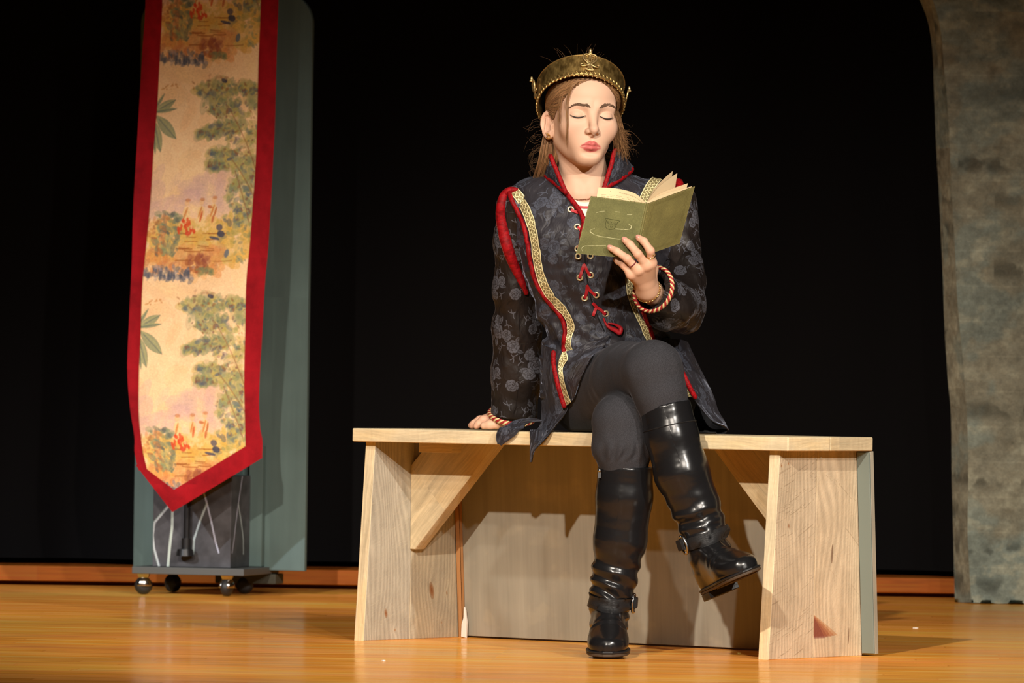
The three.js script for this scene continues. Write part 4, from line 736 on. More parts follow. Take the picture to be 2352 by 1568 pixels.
const fingersR = [
  { pts: [bh(1128, 975, -0.268, 0.023), bh(1109, 975, -0.262, 0.021), bh(1099, 980, -0.262, 0.012), bh(1094, 985, -0.262, 0.0075)], r: [0.0105, 0.0092, 0.0082, 0.0070] },
  { pts: [bh(1122, 975, -0.290, 0.023), bh(1098, 975, -0.293, 0.021), bh(1080, 980, -0.293, 0.012), bh(1072, 985, -0.293, 0.008)].map((p, i) => p.setX(p.x + i * 0.004)), r: [0.0105, 0.0090, 0.0080, 0.0070] },
  { pts: [bh(1124, 975, -0.312, 0.021), bh(1102, 975, -0.318, 0.018), bh(1088, 980, -0.320, 0.011), bh(1082, 985, -0.320, 0.008)], r: [0.0100, 0.0086, 0.0076, 0.0068] },
  { pts: [bh(1132, 975, -0.333, 0.017), bh(1114, 975, -0.342, 0.014), bh(1104, 980, -0.346, 0.010), bh(1099, 985, -0.348, 0.007)], r: [0.0092, 0.0078, 0.0068, 0.0060] }];
const thumbR = { pts: [bh(1164, 980, -0.262, 0.020), bh(1142, 985, -0.244, 0.014), bh(1124, 985, -0.240, 0.0105), bh(1111, 985, -0.242, 0.0085)], r: [0.0145, 0.0115, 0.0095, 0.0080] };
const handRf = handField(wristR, fingersR, thumbR, 0.0135, chain([at(1184, 900, -0.25), bh(1180, 945, -0.275, 0.05), wristR, bh(1150, 970, -0.285, 0.022)], [0.025, 0.024, 0.023, 0.021], 0.012));
const handPaint = (knuckles) => (x, y, z, o) => { let k = 0; for (const q of knuckles) k = Math.max(k, Math.exp(-((x - q.x) ** 2 + (y - q.y) ** 2 + (z - q.z) ** 2) / 0.00009)); const n = 0.5 + 0.5 * noise3(x * 90, y * 90, z * 90); k = clamp(0.75 * k + 0.15 * n, 0, 1); o[0] = lerp(0.65, 0.62, k); o[1] = lerp(0.40, 0.29, k); o[2] = lerp(0.27, 0.20, k); };
const handLgeo = surfaceNets(handLf, at(1385, 720, 0.30).setZ(0.09), at(1545, 520, 0.2).setZ(0.32), 0.0019);
const handRgeo = surfaceNets(handRf, at(1055, 1000, -0.3).setZ(-0.38), at(1225, 890, -0.25).setZ(-0.19), 0.0022);
// the covered rest of the body, coarse and slimmer than the clothes
const hidden = (() => {
  const A = chain([shR, elR, wrR], [0.034, 0.028, 0.020], 0.02), Bq = chain([shL, elL, at(1510, 676, 0.14)], [0.034, 0.030, 0.022], 0.02), C1 = chain([hipR, kneeR, at(1565, 1085, 0.35), at(1610, 1230, 0.36)], [0.078, 0.045, 0.040, 0.026], 0.03), C2 = chain([hipL, kneeL, at(1428, 1150, 0.27), at(1404, 1380, 0.255)], [0.075, 0.044, 0.042, 0.026], 0.03);
  const f1 = capsule(at(1404, 1400, 0.255), at(1397, 1480, 0.37), 0.025, 0.020), f2 = capsule(at(1620, 1262, 0.362), at(1695, 1308, 0.475), 0.025, 0.018);
  return (x, y, z) => { let d = Math.min(torsoField(x, y, z, -0.022), ellipsoid(at(1420, 905, -0.12).x, at(1420, 905, -0.12).y + 0.01, -0.12, 0.135, 0.085, 0.1)(x, y, z)); for (const q of [A, Bq, C1, C2, f1, f2]) d = smin(d, q(x, y, z), 0.02); if (y > 0.855 && z > -0.13) d = Math.max(d, y - 0.855); return benchLocal(x, z)[1] < 0.004 ? Math.max(d, benchTop + 0.006 - y) : d; };
})();
const hiddenGeo = surfaceNets(hidden, V(-0.08, 0.03, -0.32), V(0.58, 1.02, 0.52), 0.012);
{
  paintVerts(headGeo, skinAt);
  paintVerts(handLgeo, handPaint(fingersL.flatMap((f) => [f.pts[0], f.pts[1], f.pts[3]])));
  paintVerts(handRgeo, handPaint(fingersR.flatMap((f) => [f.pts[0], f.pts[1], f.pts[3]])));
  paintVerts(hiddenGeo, (x, y, z, o) => { o[0] = 0.64; o[1] = 0.415; o[2] = 0.295; });
}
const body = part('body', mergeGeometries([headGeo, handLgeo, handRgeo, hiddenGeo]), skinMat, person);
// nails, brows, lashes
{
  const nails = [], nail = (f, view) => { const a = f.pts[2], b = f.pts[3], d = b.clone().sub(a).normalize(), n = view.clone().addScaledVector(d, -view.dot(d)).normalize(), s = V().crossVectors(d, n); const g = new THREE.SphereGeometry(1, 16, 10); g.applyMatrix4(new THREE.Matrix4().makeBasis(s.multiplyScalar(0.0042), d.clone().multiplyScalar(0.0055), n.clone().multiplyScalar(0.0016)).setPosition(b.clone().addScaledVector(n, 0.0058).addScaledVector(d, 0.0005))); return g; };
  for (const f of fingersL.slice(0, 3)) part('fingernail', nail(f, V(-0.1, 0.35, 1)), phys({ color: lin(0.58, 0.28, 0.22), roughness: 0.3, clearcoat: 0.4 }), body);
  const R = rng(31), browMat = std({ color: lin(0.13, 0.072, 0.040), roughness: 0.8 });
  const brow = (path, dir) => {
    const c = smoothPts(path, 60), hs = [];
    for (let i = 0; i < 150; i++) {
      const t = R(), k = Math.floor(t * 59), thick = 3.4 * Math.sin(Math.PI * (0.18 + 0.72 * (dir > 0 ? t : t))) ** 0.8, [x, y] = c[k], ox = (R() - 0.5) * 2, oy = (R() - 0.5) * thick * 1.5;
      const x0 = x + ox, y0 = y + oy, tx = c[Math.min(k + 2, 60)][0] - c[Math.max(k - 2, 0)][0], ty = c[Math.min(k + 2, 60)][1] - c[Math.max(k - 2, 0)][1], L = Math.hypot(tx, ty), l = 4.5 + 3 * R(), up = (t < 0.3 ? -0.75 : -0.25) * (0.5 + R());
      const h = [0, 0.5, 1].map((q) => hit(headField, x0 + tx / L * l * q, y0 + ty / L * l * q + up * l * q * (1 - 0.4 * q), 0.0003 + 0.0006 * q, 0.2).p);
      hs.push(new THREE.TubeGeometry(new THREE.CatmullRomCurve3(h), 3, 0.00028, 4, false));
    }
    part('eyebrow', mergeGeometries(hs), browMat, body);
  };
  brow([[1357, 246.5], [1346, 243], [1333, 240.5], [1320, 241.5], [1309, 247]], 1);
  brow([[1377, 248.5], [1386, 244], [1395, 241.5], [1404, 243], [1412, 248]], 1);
  const lashMat = std({ color: lin(0.02, 0.012, 0.008), roughness: 0.7 });
  const lash = (path, sx) => {
    const q = onto(headField, path, 24, 0.0006), geos = [roundTube(q.map((k) => k.p), (t) => 0.0005 + 0.0010 * Math.sin(Math.PI * clamp(t, 0.04, 0.96)), 6)];
    for (let i = 2; i < 24; i++) { const p = q[i].p, o = V((i / 24 - 0.5) * 0.006 * 1, -0.0028, 0.0028).applyAxisAngle(V(0, 1, 0), 0.2); geos.push(new THREE.TubeGeometry(new THREE.CatmullRomCurve3([p, p.clone().addScaledVector(o, 0.6), p.clone().add(o).add(V(0, 0.0007, 0.0006))]), 3, 0.00022, 4, false).toNonIndexed()); }
    part('eyelashes', mergeGeometries(geos), lashMat, body);
  };
  lash([[1310, 264], [1317, 267.5], [1327, 269.6], [1337, 268.4], [1345, 265.5]]);
  lash([[1376.5, 266.5], [1383, 269.5], [1392, 272.6], [1401, 272.4], [1407, 270]]);
}
// ---------------------------------------------------------------- brocade, velvet, gold lace, leather
function brocade(ground, motif, seed) {   // one 0.26 m repeat: clusters of roses, leaves and tendrils woven in a satin tone
  return canvasTexture(1024, 1024, (c, w, h) => {
    const R = rng(seed), m = `rgb(${motif})`, g = `rgb(${ground})`;
    c.fillStyle = g; c.fillRect(0, 0, w, h);
    const wrap = (x, y, fn) => { for (const dx of [-w, 0, w]) for (const dy of [-h, 0, h]) { c.save(); c.translate(x + dx, y + dy); fn(); c.restore(); } };
    const rose = (x, y, r, a) => wrap(x, y, () => {
      c.rotate(a); c.fillStyle = m; c.strokeStyle = g; c.lineWidth = r * 0.05;
      for (let k = 0; k < 7; k++) { const t = k / 7 * 6.283; c.beginPath(); c.ellipse(Math.cos(t) * r * 0.62, Math.sin(t) * r * 0.62, r * 0.44, r * 0.36, t + 1.57, 0, 7); c.fill(); c.stroke(); }
      for (let k = 0; k < 5; k++) { const t = k / 5 * 6.283 + 0.4; c.beginPath(); c.ellipse(Math.cos(t) * r * 0.34, Math.sin(t) * r * 0.34, r * 0.32, r * 0.24, t + 1.2, 0, 7); c.fill(); c.stroke(); }
      c.beginPath(); c.arc(0, 0, r * 0.26, 0, 7); c.fill(); c.stroke();
      c.beginPath(); for (let k = 0; k < 30; k++) { const t = k * 0.42, q = r * 0.24 * (1 - k / 32); k ? c.lineTo(Math.cos(t) * q, Math.sin(t) * q) : c.moveTo(q, 0); } c.stroke();
    });
    const leaf = (x, y, l, a) => wrap(x, y, () => { c.rotate(a); c.fillStyle = m; c.beginPath(); c.moveTo(0, 0); c.bezierCurveTo(l * 0.25, -l * 0.34, l * 0.7, -l * 0.3, l, 0); c.bezierCurveTo(l * 0.7, l * 0.3, l * 0.25, l * 0.34, 0, 0); c.fill(); c.strokeStyle = g; c.lineWidth = l * 0.035; c.beginPath(); c.moveTo(l * 0.08, 0); c.lineTo(l * 0.9, 0); for (let k = 1; k < 5; k++) { c.moveTo(l * k * 0.18, 0); c.lineTo(l * (k * 0.18 + 0.14), -l * 0.15); c.moveTo(l * k * 0.18, 0); c.lineTo(l * (k * 0.18 + 0.14), l * 0.15); } c.stroke(); });
    const tendril = (x, y, l, a, s) => wrap(x, y, () => { c.rotate(a); c.scale(1, s); c.strokeStyle = m; c.lineWidth = l * 0.10; c.lineCap = 'round'; c.beginPath(); c.moveTo(0, 0); c.quadraticCurveTo(l * 0.6, 0, l * 0.8, -l * 0.5); c.moveTo(l * 0.25, 0); c.quadraticCurveTo(l * 0.5, l * 0.3, l * 0.45, l * 0.55); c.moveTo(l * 0.4, 0); c.quadraticCurveTo(l * 0.5, -l * 0.3, l * 0.36, -l * 0.5); c.stroke(); });
    const bunch = (x, y, a, s) => {
      const P = (u, v) => [x + (Math.cos(a) * u - Math.sin(a) * v) * s, y + (Math.sin(a) * u + Math.cos(a) * v) * s];
      leaf(...P(60, -60), 105 * s, a - 0.9); leaf(...P(20, -80), 110 * s, a - 1.5); leaf(...P(-70, -40), 100 * s, a - 2.5); leaf(...P(60, 60), 95 * s, a + 0.6); leaf(...P(-50, 70), 95 * s, a + 2.2);
      rose(...P(0, 0), 92 * s, a); rose(...P(95, 92), 66 * s, a + 1); rose(...P(-108, 54), 60 * s, a + 2);
      tendril(...P(130, -20), 95 * s, a - 0.3, 1); tendril(...P(-130, -30), 90 * s, a + 3.3, -1); tendril(...P(0, 130), 90 * s, a + 1.5, 1); tendril(...P(-40, -140), 85 * s, a - 1.9, -1);
    };
    bunch(200, 190, 0.1, 0.95); bunch(720, 330, 2.2, 1.0); bunch(260, 690, -1.9, 1.0); bunch(790, 830, 0.9, 0.95);
    for (const [x, y, r, a] of [[505, 470, 78, 0.4], [1000, 560, 66, 1.9], [500, 905, 72, 2.8], [15, 20, 60, 1.1]]) { leaf(x + 40, y - 40, 84, a - 0.9); leaf(x - 40, y + 40, 84, a + 2.4); leaf(x - 30, y - 44, 76, a - 2.4); rose(x, y, r, a); }
    tendril(490, 90, 100, 0.5, 1); tendril(520, 560, 100, 2.4, 1); tendril(40, 440, 90, -0.6, -1); tendril(990, 590, 90, 1.1, 1); tendril(520, 930, 90, -2.2, -1);
    for (let k = 0; k < 22; k++) tendril(R() * w, R() * h, 46 + 24 * R(), R() * 6.28, R() < 0.5 ? 1 : -1);
    const im = c.getImageData(0, 0, w, h), d = im.data;
    for (let y = 0; y < h; y++) for (let x = 0; x < w; x++) { const i = (y * w + x) * 4, f = 1 + 0.22 * (hash2(x >> 1, y >> 1, 3) - 0.5) + 0.08 * Math.sin((x + y) * 1.6); for (let q = 0; q < 3; q++) d[i + q] = clamp(d[i + q] * f, 0, 255); }
    c.putImageData(im, 0, 0);
  }, { repeat: true });
}
const brocadeTex = brocade('47,45,50', '71,74,85', 12);  // lit copy of the cloth: its sheen is put into a paler, bluer ground
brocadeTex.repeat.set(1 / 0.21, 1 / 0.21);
const crease = pixelTexture(512, 512, (x, y, o) => { const a = fbm(x / 34 + 2 * fbm(x / 60, y / 60, 3, 3), y / 90, 5, 4); o[0] = o[1] = o[2] = 255 * clamp(0.5 + 1.2 * (a - 0.5), 0, 1); }, { srgb: false });
crease.repeat.set(1 / 0.3, 1 / 0.3);
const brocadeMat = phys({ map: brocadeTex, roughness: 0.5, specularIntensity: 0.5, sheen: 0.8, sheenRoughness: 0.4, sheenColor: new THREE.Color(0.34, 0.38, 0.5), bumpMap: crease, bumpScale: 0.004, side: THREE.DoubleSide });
const sleeveTex = brocade('33,27,25', '80,80,87', 12); sleeveTex.repeat.set(1 / 0.21, 1 / 0.21);  // same cloth, ground darkened and browned as if the key light missed it
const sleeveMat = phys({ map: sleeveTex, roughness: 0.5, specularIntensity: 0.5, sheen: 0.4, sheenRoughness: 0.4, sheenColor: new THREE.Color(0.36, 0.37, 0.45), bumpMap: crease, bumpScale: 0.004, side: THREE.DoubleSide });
const liningMat = std({ color: lin(0.012, 0.012, 0.014), roughness: 0.85, side: THREE.DoubleSide });
const crushTex = pixelTexture(256, 256, (x, y, o) => { const f = 0.62 + 0.76 * fbm(x / 14, y / 30, 4, 4); o[0] = o[1] = o[2] = 225 * f; });
crushTex.repeat.set(3, 1);
const velvetMat = phys({ color: lin(0.31, 0.0035, 0.007), map: crushTex, roughness: 0.6, specularIntensity: 0.35, sheen: 0.4, sheenRoughness: 0.35, sheenColor: new THREE.Color(1, 0.22, 0.18), bumpMap: crushTex, bumpScale: 0.0006 });
const laceTex = canvasTexture(128, 192, (c, w, h) => {   // gold lace: lozenges of thread between two solid edges; one repeat is 21 mm x 30 mm
  c.fillStyle = 'rgb(150,136,92)'; c.fillRect(0, 0, w, h);
  const R = rng(3); for (let k = 0; k < 900; k++) { c.fillStyle = R() < 0.55 ? `rgba(70,60,40,${0.3 + 0.4 * R()})` : `rgba(236,222,164,${0.3 + 0.4 * R()})`; c.fillRect(R() * w, R() * h, 2 + 3 * R(), 2 + 3 * R()); }
  c.strokeStyle = 'rgb(246,232,176)'; c.lineWidth = 9; c.beginPath();
  for (const s of [0, 1]) { for (let k = -1; k <= 5; k++) { const x = (k + s) % 2 ? 26 : w - 26; k === -1 ? c.moveTo(x, k * h / 4) : c.lineTo(x, k * h / 4); } }
  c.stroke(); c.fillStyle = 'rgb(250,238,186)'; c.fillRect(0, 0, 11, h); c.fillRect(w - 11, 0, 11, h);
  for (let k = 0; k < 4; k++) { c.fillStyle = 'rgb(60,52,36)'; for (const x of [w * 0.24, w * 0.5, w * 0.76]) { c.beginPath(); c.arc(x, (k + 0.5) * h / 4, 5, 0, 7); c.fill(); } }
}, { repeat: true });
const goldLace = phys({ map: laceTex, roughness: 0.42, metalness: 0.12, specularIntensity: 0.8, bumpMap: laceTex, bumpScale: 0.0012, side: THREE.DoubleSide });
const gold = phys({ color: lin(0.83, 0.60, 0.24), roughness: 0.22, metalness: 1 });
const silverGold = phys({ color: lin(0.72, 0.62, 0.40), roughness: 0.34, metalness: 0.55, specularIntensity: 1 });
const ribbonRed = phys({ color: lin(0.42, 0.015, 0.022), roughness: 0.45, specularIntensity: 0.5, side: THREE.DoubleSide });
const ropeRed = phys({ color: lin(0.32, 0.010, 0.014), roughness: 0.6 }), ropeGold = phys({ color: lin(0.72, 0.55, 0.27), roughness: 0.5, metalness: 0.15 });
// ---------------------------------------------------------------- jacket
const torsoGeo = (() => { const g = surfaceNets(jacketField, V(-0.04, 0.50, -0.27), V(0.42, 1.06, 0.04), 0.005); return cylUV(g, (x, y, z) => { const [cx, , , cz] = torsoSection(clamp(y, torsoLow, torsoTop)); return [(Math.atan2(x - cx, z - cz - 1e-6) + Math.PI) * 0.155, y]; }, 2 * Math.PI * 0.155); })();
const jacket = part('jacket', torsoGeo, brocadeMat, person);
const sleeveGeo = (f, axis, lo, hi, rad) => { const g = surfaceNets(f, lo, hi, 0.0045); const { fn, period } = axisUV(axis[0], axis[1])(rad); return cylUV(g, fn, period); };
const box3 = (pts, pad) => { const b = new THREE.Box3().setFromPoints(pts).expandByScalar(pad); return [b.min, b.max]; };
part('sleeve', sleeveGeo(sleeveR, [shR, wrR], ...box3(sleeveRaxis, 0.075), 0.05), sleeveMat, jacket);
{   // the bent sleeve is wrapped by the nearer of its two arms
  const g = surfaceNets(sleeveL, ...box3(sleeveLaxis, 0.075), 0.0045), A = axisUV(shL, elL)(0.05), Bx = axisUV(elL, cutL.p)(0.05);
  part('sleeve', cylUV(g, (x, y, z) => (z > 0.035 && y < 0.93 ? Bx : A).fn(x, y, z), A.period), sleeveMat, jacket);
}
const outer = (x, y, z) => Math.min(jacketField(x, y, z), sleeveR(x, y, z), sleeveL(x, y, z));
// stand collar around the neck
const collarLow = [[1299, 441, -0.030], [1276, 421, -0.060], [1249, 398, -0.118], [1270, 386, -0.175], [1340, 378, -0.205], [1420, 380, -0.185], [1452, 386, -0.128], [1424, 412, -0.062], [1388, 432, -0.030]].map((q) => at(...q)), collarTop = [[1266, 361, -0.052], [1263, 357, -0.075], [1266, 354, -0.115], [1285, 350, -0.150], [1338, 347, -0.170], [1395, 348, -0.150], [1420, 352, -0.115], [1420, 346, -0.070], [1411, 345, -0.050]].map((q) => at(...q));
const cl = new THREE.CatmullRomCurve3(collarLow, false, 'centripetal'), ct = new THREE.CatmullRomCurve3(collarTop, false, 'centripetal');
const collarAt = (s, t) => { const a = cl.getPoint(s), b = ct.getPoint(s), p = a.lerp(b, t), bow = Math.sin(Math.PI * t) * 0.006; const o = V(p.x - neckA.x, 0, p.z - neckA.z).normalize(); const w = 0.0016 * noise3(s * 60, t * 8, 3); return p.addScaledVector(o, bow * 0.4 + w); };
part('collar', sheet((s, t) => collarAt(s, 1 - t), 90, 14, 0.004, (s, t) => [s * 0.5, -t * 0.09]), brocadeMat, jacket);
const pipe = (pts, r, name = 'velvet_piping', mat = velvetMat) => part(name, roundTube(pts, r, 10), mat, jacket);
pipe([...Array(8).keys()].map((k) => collarAt(0.0, k / 7)).concat([...Array(5).keys()].map((k) => collarAt((k + 1) * 0.035, 1))), 0.0052);
pipe([...Array(8).keys()].map((k) => collarAt(1.0, k / 7)).concat([...Array(5).keys()].map((k) => collarAt(1 - (k + 1) * 0.035, 1))), 0.0052);
pipe([...Array(10).keys()].map((k) => collarAt(k * 0.026, 0)), 0.0056);
pipe([...Array(10).keys()].map((k) => collarAt(1 - k * 0.026, 0)), 0.0056);
const piped = (path, n, r, lift, f = outer) => pipe(onto(f, path, n, lift ?? 0.002).map((k) => k.p), r);
piped([[1296, 438], [1310, 457], [1325, 476], [1336, 494], [1341, 512], [1337, 535], [1336, 560]], 24, 0.0055, 0.003, torsoField);
piped([[1388, 430], [1376, 452], [1362, 480], [1352, 505], [1350, 535], [1349, 560]], 20, 0.0045, 0.003, torsoField);
// princess bands of gold lace with velvet piping at their outer edge
const bandL = [[1182, 441], [1192, 452], [1208, 480], [1221, 515], [1229, 550], [1234, 590], [1242, 630], [1256, 665], [1276, 692], [1295, 712], [1309, 735], [1312, 752], [1305, 770], [1304, 785], [1310, 806]];
part('gold_band', bandOn(outer, bandL, (t) => t < 0.75 ? 0.0215 : 0.0175, 0.0012, 0.0016, 90), goldLace, jacket);
piped([[1170, 443], [1178, 465], [1193, 492], [1205, 520], [1213, 560], [1219, 600], [1228, 636], [1243, 667], [1263, 695], [1281, 715], [1294, 737], [1298, 760], [1296, 785], [1295, 810]], 60, 0.0052);
part('gold_band', bandOn(jacketField, [[1519, 403], [1510, 410], [1492, 432], [1478, 462], [1466, 500], [1458, 540]], 0.0215, 0.0012, 0.0016, 50), goldLace, jacket);
part('gold_band', bandOn(jacketField, [[1449, 610], [1447, 650], [1454, 690], [1466, 720], [1480, 748], [1488, 775], [1492, 800]], (t) => 0.021 - 0.004 * t, 0.0012, 0.0016, 50), goldLace, jacket);
piped([[1468, 690], [1480, 718], [1491, 748], [1499, 775], [1508, 800]], 26, 0.0045);
// velvet rolls over the armholes
const roll = (path, r, z0) => pipe(onto(outer, path, 40, 0.001).map((k) => k.p), r, 'velvet_roll');
roll([[1186, 437], [1172, 438], [1160, 447], [1153, 468], [1152, 495], [1157, 530], [1165, 565], [1178, 602], [1195, 640], [1208, 672]], (t) => 0.0055 + 0.0075 * Math.sin(Math.PI * Math.min(1, t * 1.05)) ** 0.6);
roll([[1545, 404], [1556, 412], [1560, 425], [1560, 450], [1556, 480]], (t) => 0.004 + 0.006 * Math.sin(Math.PI * t));
// eyelets and lacing
const eyeletGeo = new THREE.TorusGeometry(0.0056, 0.0021, 10, 28);
const eyelets = [[1311, 481], [1326, 521], [1327, 571], [1328, 588], [1356, 587], [1332, 637], [1357, 631], [1343, 684], [1370, 677], [1391, 720]];
const holeMat = std({ color: lin(0.004, 0.004, 0.004), roughness: 1 });
eyelets.forEach(([x, y], i) => { const { p, n } = hit(jacketField, x, y, 0.0012); const m = part('eyelet', eyeletGeo, silverGold, jacket); m.position.copy(p); m.quaternion.setFromUnitVectors(V(0, 0, 1), n); m.userData.placed = true; const hole = part('eyelet_hole', new THREE.CircleGeometry(0.0048, 20), holeMat, jacket); hole.position.copy(p).addScaledVector(n, -0.0006); hole.quaternion.copy(m.quaternion); hole.userData.placed = true; });
const lace = (path, w = 0.0062) => part('lace', bandOn(jacketField, path, w, 0.0035, 0.0012, 14), ribbonRed, jacket);
lace([[1312, 483], [1325, 489], [1342, 500]]); lace([[1327, 522], [1333, 529], [1340, 538]], 0.005); lace([[1327, 571], [1332, 562], [1338, 552]], 0.004);
lace([[1332, 638], [1336, 625], [1342, 607]]); lace([[1357, 632], [1350, 622], [1341, 606]]);
lace([[1343, 684], [1346, 671], [1349, 655]]); lace([[1370, 677], [1358, 668], [1348, 653]]);
lace([[1390, 721], [1375, 708], [1361, 694]]); lace([[1363, 724], [1366, 714], [1369, 705]]);
{ const q = onto(jacketField, [[1384, 732], [1396, 748], [1412, 758], [1422, 764], [1424, 757], [1412, 748], [1398, 744]], 30, 0.006); part('lace_knot', roundTube(q.map((k) => k.p), (t) => 0.002 + 0.0035 * Math.sin(Math.PI * t) ** 2, 8), ribbonRed, jacket); }
part('front_seam', roundTube(onto(jacketField, [[1342, 560], [1344, 600], [1350, 650], [1360, 695], [1372, 725], [1388, 760]], 40, 0.0002).map((k) => k.p), 0.0014, 6), holeMat, jacket);
// twisted rope around each cuff
const rope = (c, n, r, tube, name) => {
  const q = new THREE.Quaternion().setFromUnitVectors(V(0, 0, 1), n), P = (a, rr, h) => V(Math.cos(a) * rr, Math.sin(a) * rr, h).applyQuaternion(q).add(c);
  const g = [[], []], N = 52;
  for (let k = 0; k < N; k++) {
    const strand = []; for (let i = 0; i <= 8; i++) { const t = i / 8, a = (k + t * 2.4) / N * Math.PI * 2, tw = lerp(-1.9, 1.9, t); strand.push(P(a, r + Math.cos(tw) * tube * 0.55, Math.sin(tw) * tube * 0.85)); }
    g[k % 2].push(roundTube(strand, (t) => tube * (0.4 + 0.16 * Math.sin(Math.PI * t)), 8, false, 10));
  }
  { const core = new THREE.TorusGeometry(r, tube * 0.8, 8, 60).applyQuaternion(q).translate(c.x, c.y, c.z).toNonIndexed(); g[0].push(core); }
  part('cuff_rope', mergeGeometries(g[0].map((w) => (w.index ? w.toNonIndexed() : w))), ropeRed, jacket, 'red strands of the cuff rope');
  part('gold_strand', mergeGeometries(g[1]), ropeGold, jacket);
};
rope(cutR.p.clone().addScaledVector(cutR.n, -0.002), V(-0.10, -0.93, -0.36).normalize(), 0.0505, 0.0047);
rope(cutL.p.clone().addScaledVector(cutL.n, -0.001), cutL.n, 0.0485, 0.0047);
// lining showing under the resting cuff
part('cuff_lining', sheet((s, t) => { const a = s * Math.PI * 2, c = at(lerp(1177, 1168, t), lerp(958, 974, t), lerp(-0.262, -0.272, t)), r = lerp(0.044, 0.033, t); return V(c.x + Math.cos(a) * r, c.y + 0.004 * Math.sin(a * 3), c.z - Math.sin(a) * r); }, 40, 6, 0.002), liningMat, jacket);
// chemise in the neckline with its red edge
part('chemise', bandOn(headField, [[1312, 474], [1330, 481], [1350, 482], [1372, 478], [1386, 470]], 0.032, 0.0035, 0.002, 24), phys({ color: lin(0.78, 0.70, 0.58), roughness: 0.8, side: THREE.DoubleSide }), person, 'white undershirt in the neckline');
part('chemise_edge', bandOn(headField, [[1314, 470], [1330, 476], [1350, 477.5], [1372, 474], [1386, 466]], 0.0055, 0.006, 0.0015, 24), ribbonRed, person, 'thin dark red line across the undershirt');
// ---------------------------------------------------------------- leggings
const legging = phys({ color: lin(0.034, 0.034, 0.039), roughness: 0.88, specularIntensity: 0.25, sheen: 0.16, sheenRoughness: 0.6, sheenColor: new THREE.Color(0.7, 0.7, 0.8) });
{
  const weave = pixelTexture(256, 256, (x, y, o) => { const f = 0.85 + 0.3 * hash2(x >> 1, y >> 1, 2); o[0] = o[1] = o[2] = 200 * f; });
  weave.repeat.set(1 / 0.08, 1 / 0.08); legging.map = weave; legging.color.multiplyScalar(1.7);
  const g = surfaceNets(legField, V(0.06, 0.30, -0.27), V(0.47, 0.81, 0.43), 0.0055), p = g.attributes.position, uv = new Float32Array(p.count * 2);
  for (let i = 0; i < p.count; i++) { uv[i * 2] = p.getX(i) + 0.6 * p.getZ(i); uv[i * 2 + 1] = p.getY(i) + 0.5 * p.getZ(i); }
  g.setAttribute('uv', new THREE.BufferAttribute(uv, 2));
  part('leggings', g, legging, person);
}
// ---------------------------------------------------------------- boots
const leatherBump = pixelTexture(512, 512, (x, y, o) => { const b = fbm(x / 64, y / 40, 7, 2); o[0] = o[1] = o[2] = 255 * clamp(0.5 + 0.8 * (b - 0.5), 0, 1); }, { srgb: false });
leatherBump.repeat.set(1 / 0.16, 1 / 0.16);
const leather = phys({ color: lin(0.009, 0.009, 0.010), roughness: 0.23, specularIntensity: 0.8, bumpMap: leatherBump, bumpScale: 0.0007 });
const footLeather = phys({ color: lin(0.013, 0.013, 0.014), roughness: 0.42, specularIntensity: 0.6, bumpMap: leatherBump, bumpScale: 0.0006 });
const soleMat = phys({ color: lin(0.055, 0.034, 0.018), roughness: 0.75 });
const buckleMat = phys({ color: lin(0.36, 0.36, 0.37), roughness: 0.25, metalness: 1 });
function footFrame(heel, toe, upHint) { const f = toe.clone().sub(heel).normalize(), s = V().crossVectors(upHint, f).normalize(), u = V().crossVectors(f, s); return new THREE.Matrix4().makeBasis(s, u, f).setPosition(heel); }
const FW = curve1([[0.012, -0.032], [0.029, -0.018], [0.034, 0.005], [0.033, 0.05], [0.036, 0.10], [0.0435, 0.155], [0.0435, 0.19], [0.036, 0.22], [0.020, 0.238], [0.006, 0.244]]);
const FH = curve1([[0.05, -0.032], [0.085, -0.015], [0.105, 0.03], [0.098, 0.06], [0.076, 0.10], [0.057, 0.15], [0.045, 0.19], [0.036, 0.22], [0.030, 0.238], [0.022, 0.244]]);
function footField(M) {   // the vamp of a boot in its own frame: x across, y up from the sole, z towards the toe
  const I = M.clone().invert().elements;
  return (x, y, z) => {
    const a = I[0] * x + I[4] * y + I[8] * z + I[12], b = I[1] * x + I[5] * y + I[9] * z + I[13], c = I[2] * x + I[6] * y + I[10] * z + I[14], cc = clamp(c, -0.030, 0.242);
    const w = FW(cc), h = FH(cc), yc = h * 0.38, hh = h * 0.62, k = Math.pow(Math.pow(Math.abs(a) / w, 2.4) + Math.pow(Math.abs(b - yc) / (b > yc ? hh : hh * 1.0), 2.4), 1 / 2.4);
    let d = (k - 1) * Math.min(w, hh) * 0.8;
    d = smax(d, Math.max(c - 0.244, -0.032 - c), 0.006);
    d = smax(d, 0.001 - b, 0.004);
    d += 0.0016 * Math.sin(c * 170 + a * 30) * sstep(c, 0.10, 0.13) * sstep(0.17 - c, 0, 0.03) * sstep(b, 0.03, 0.05);
    return d;
  };
}
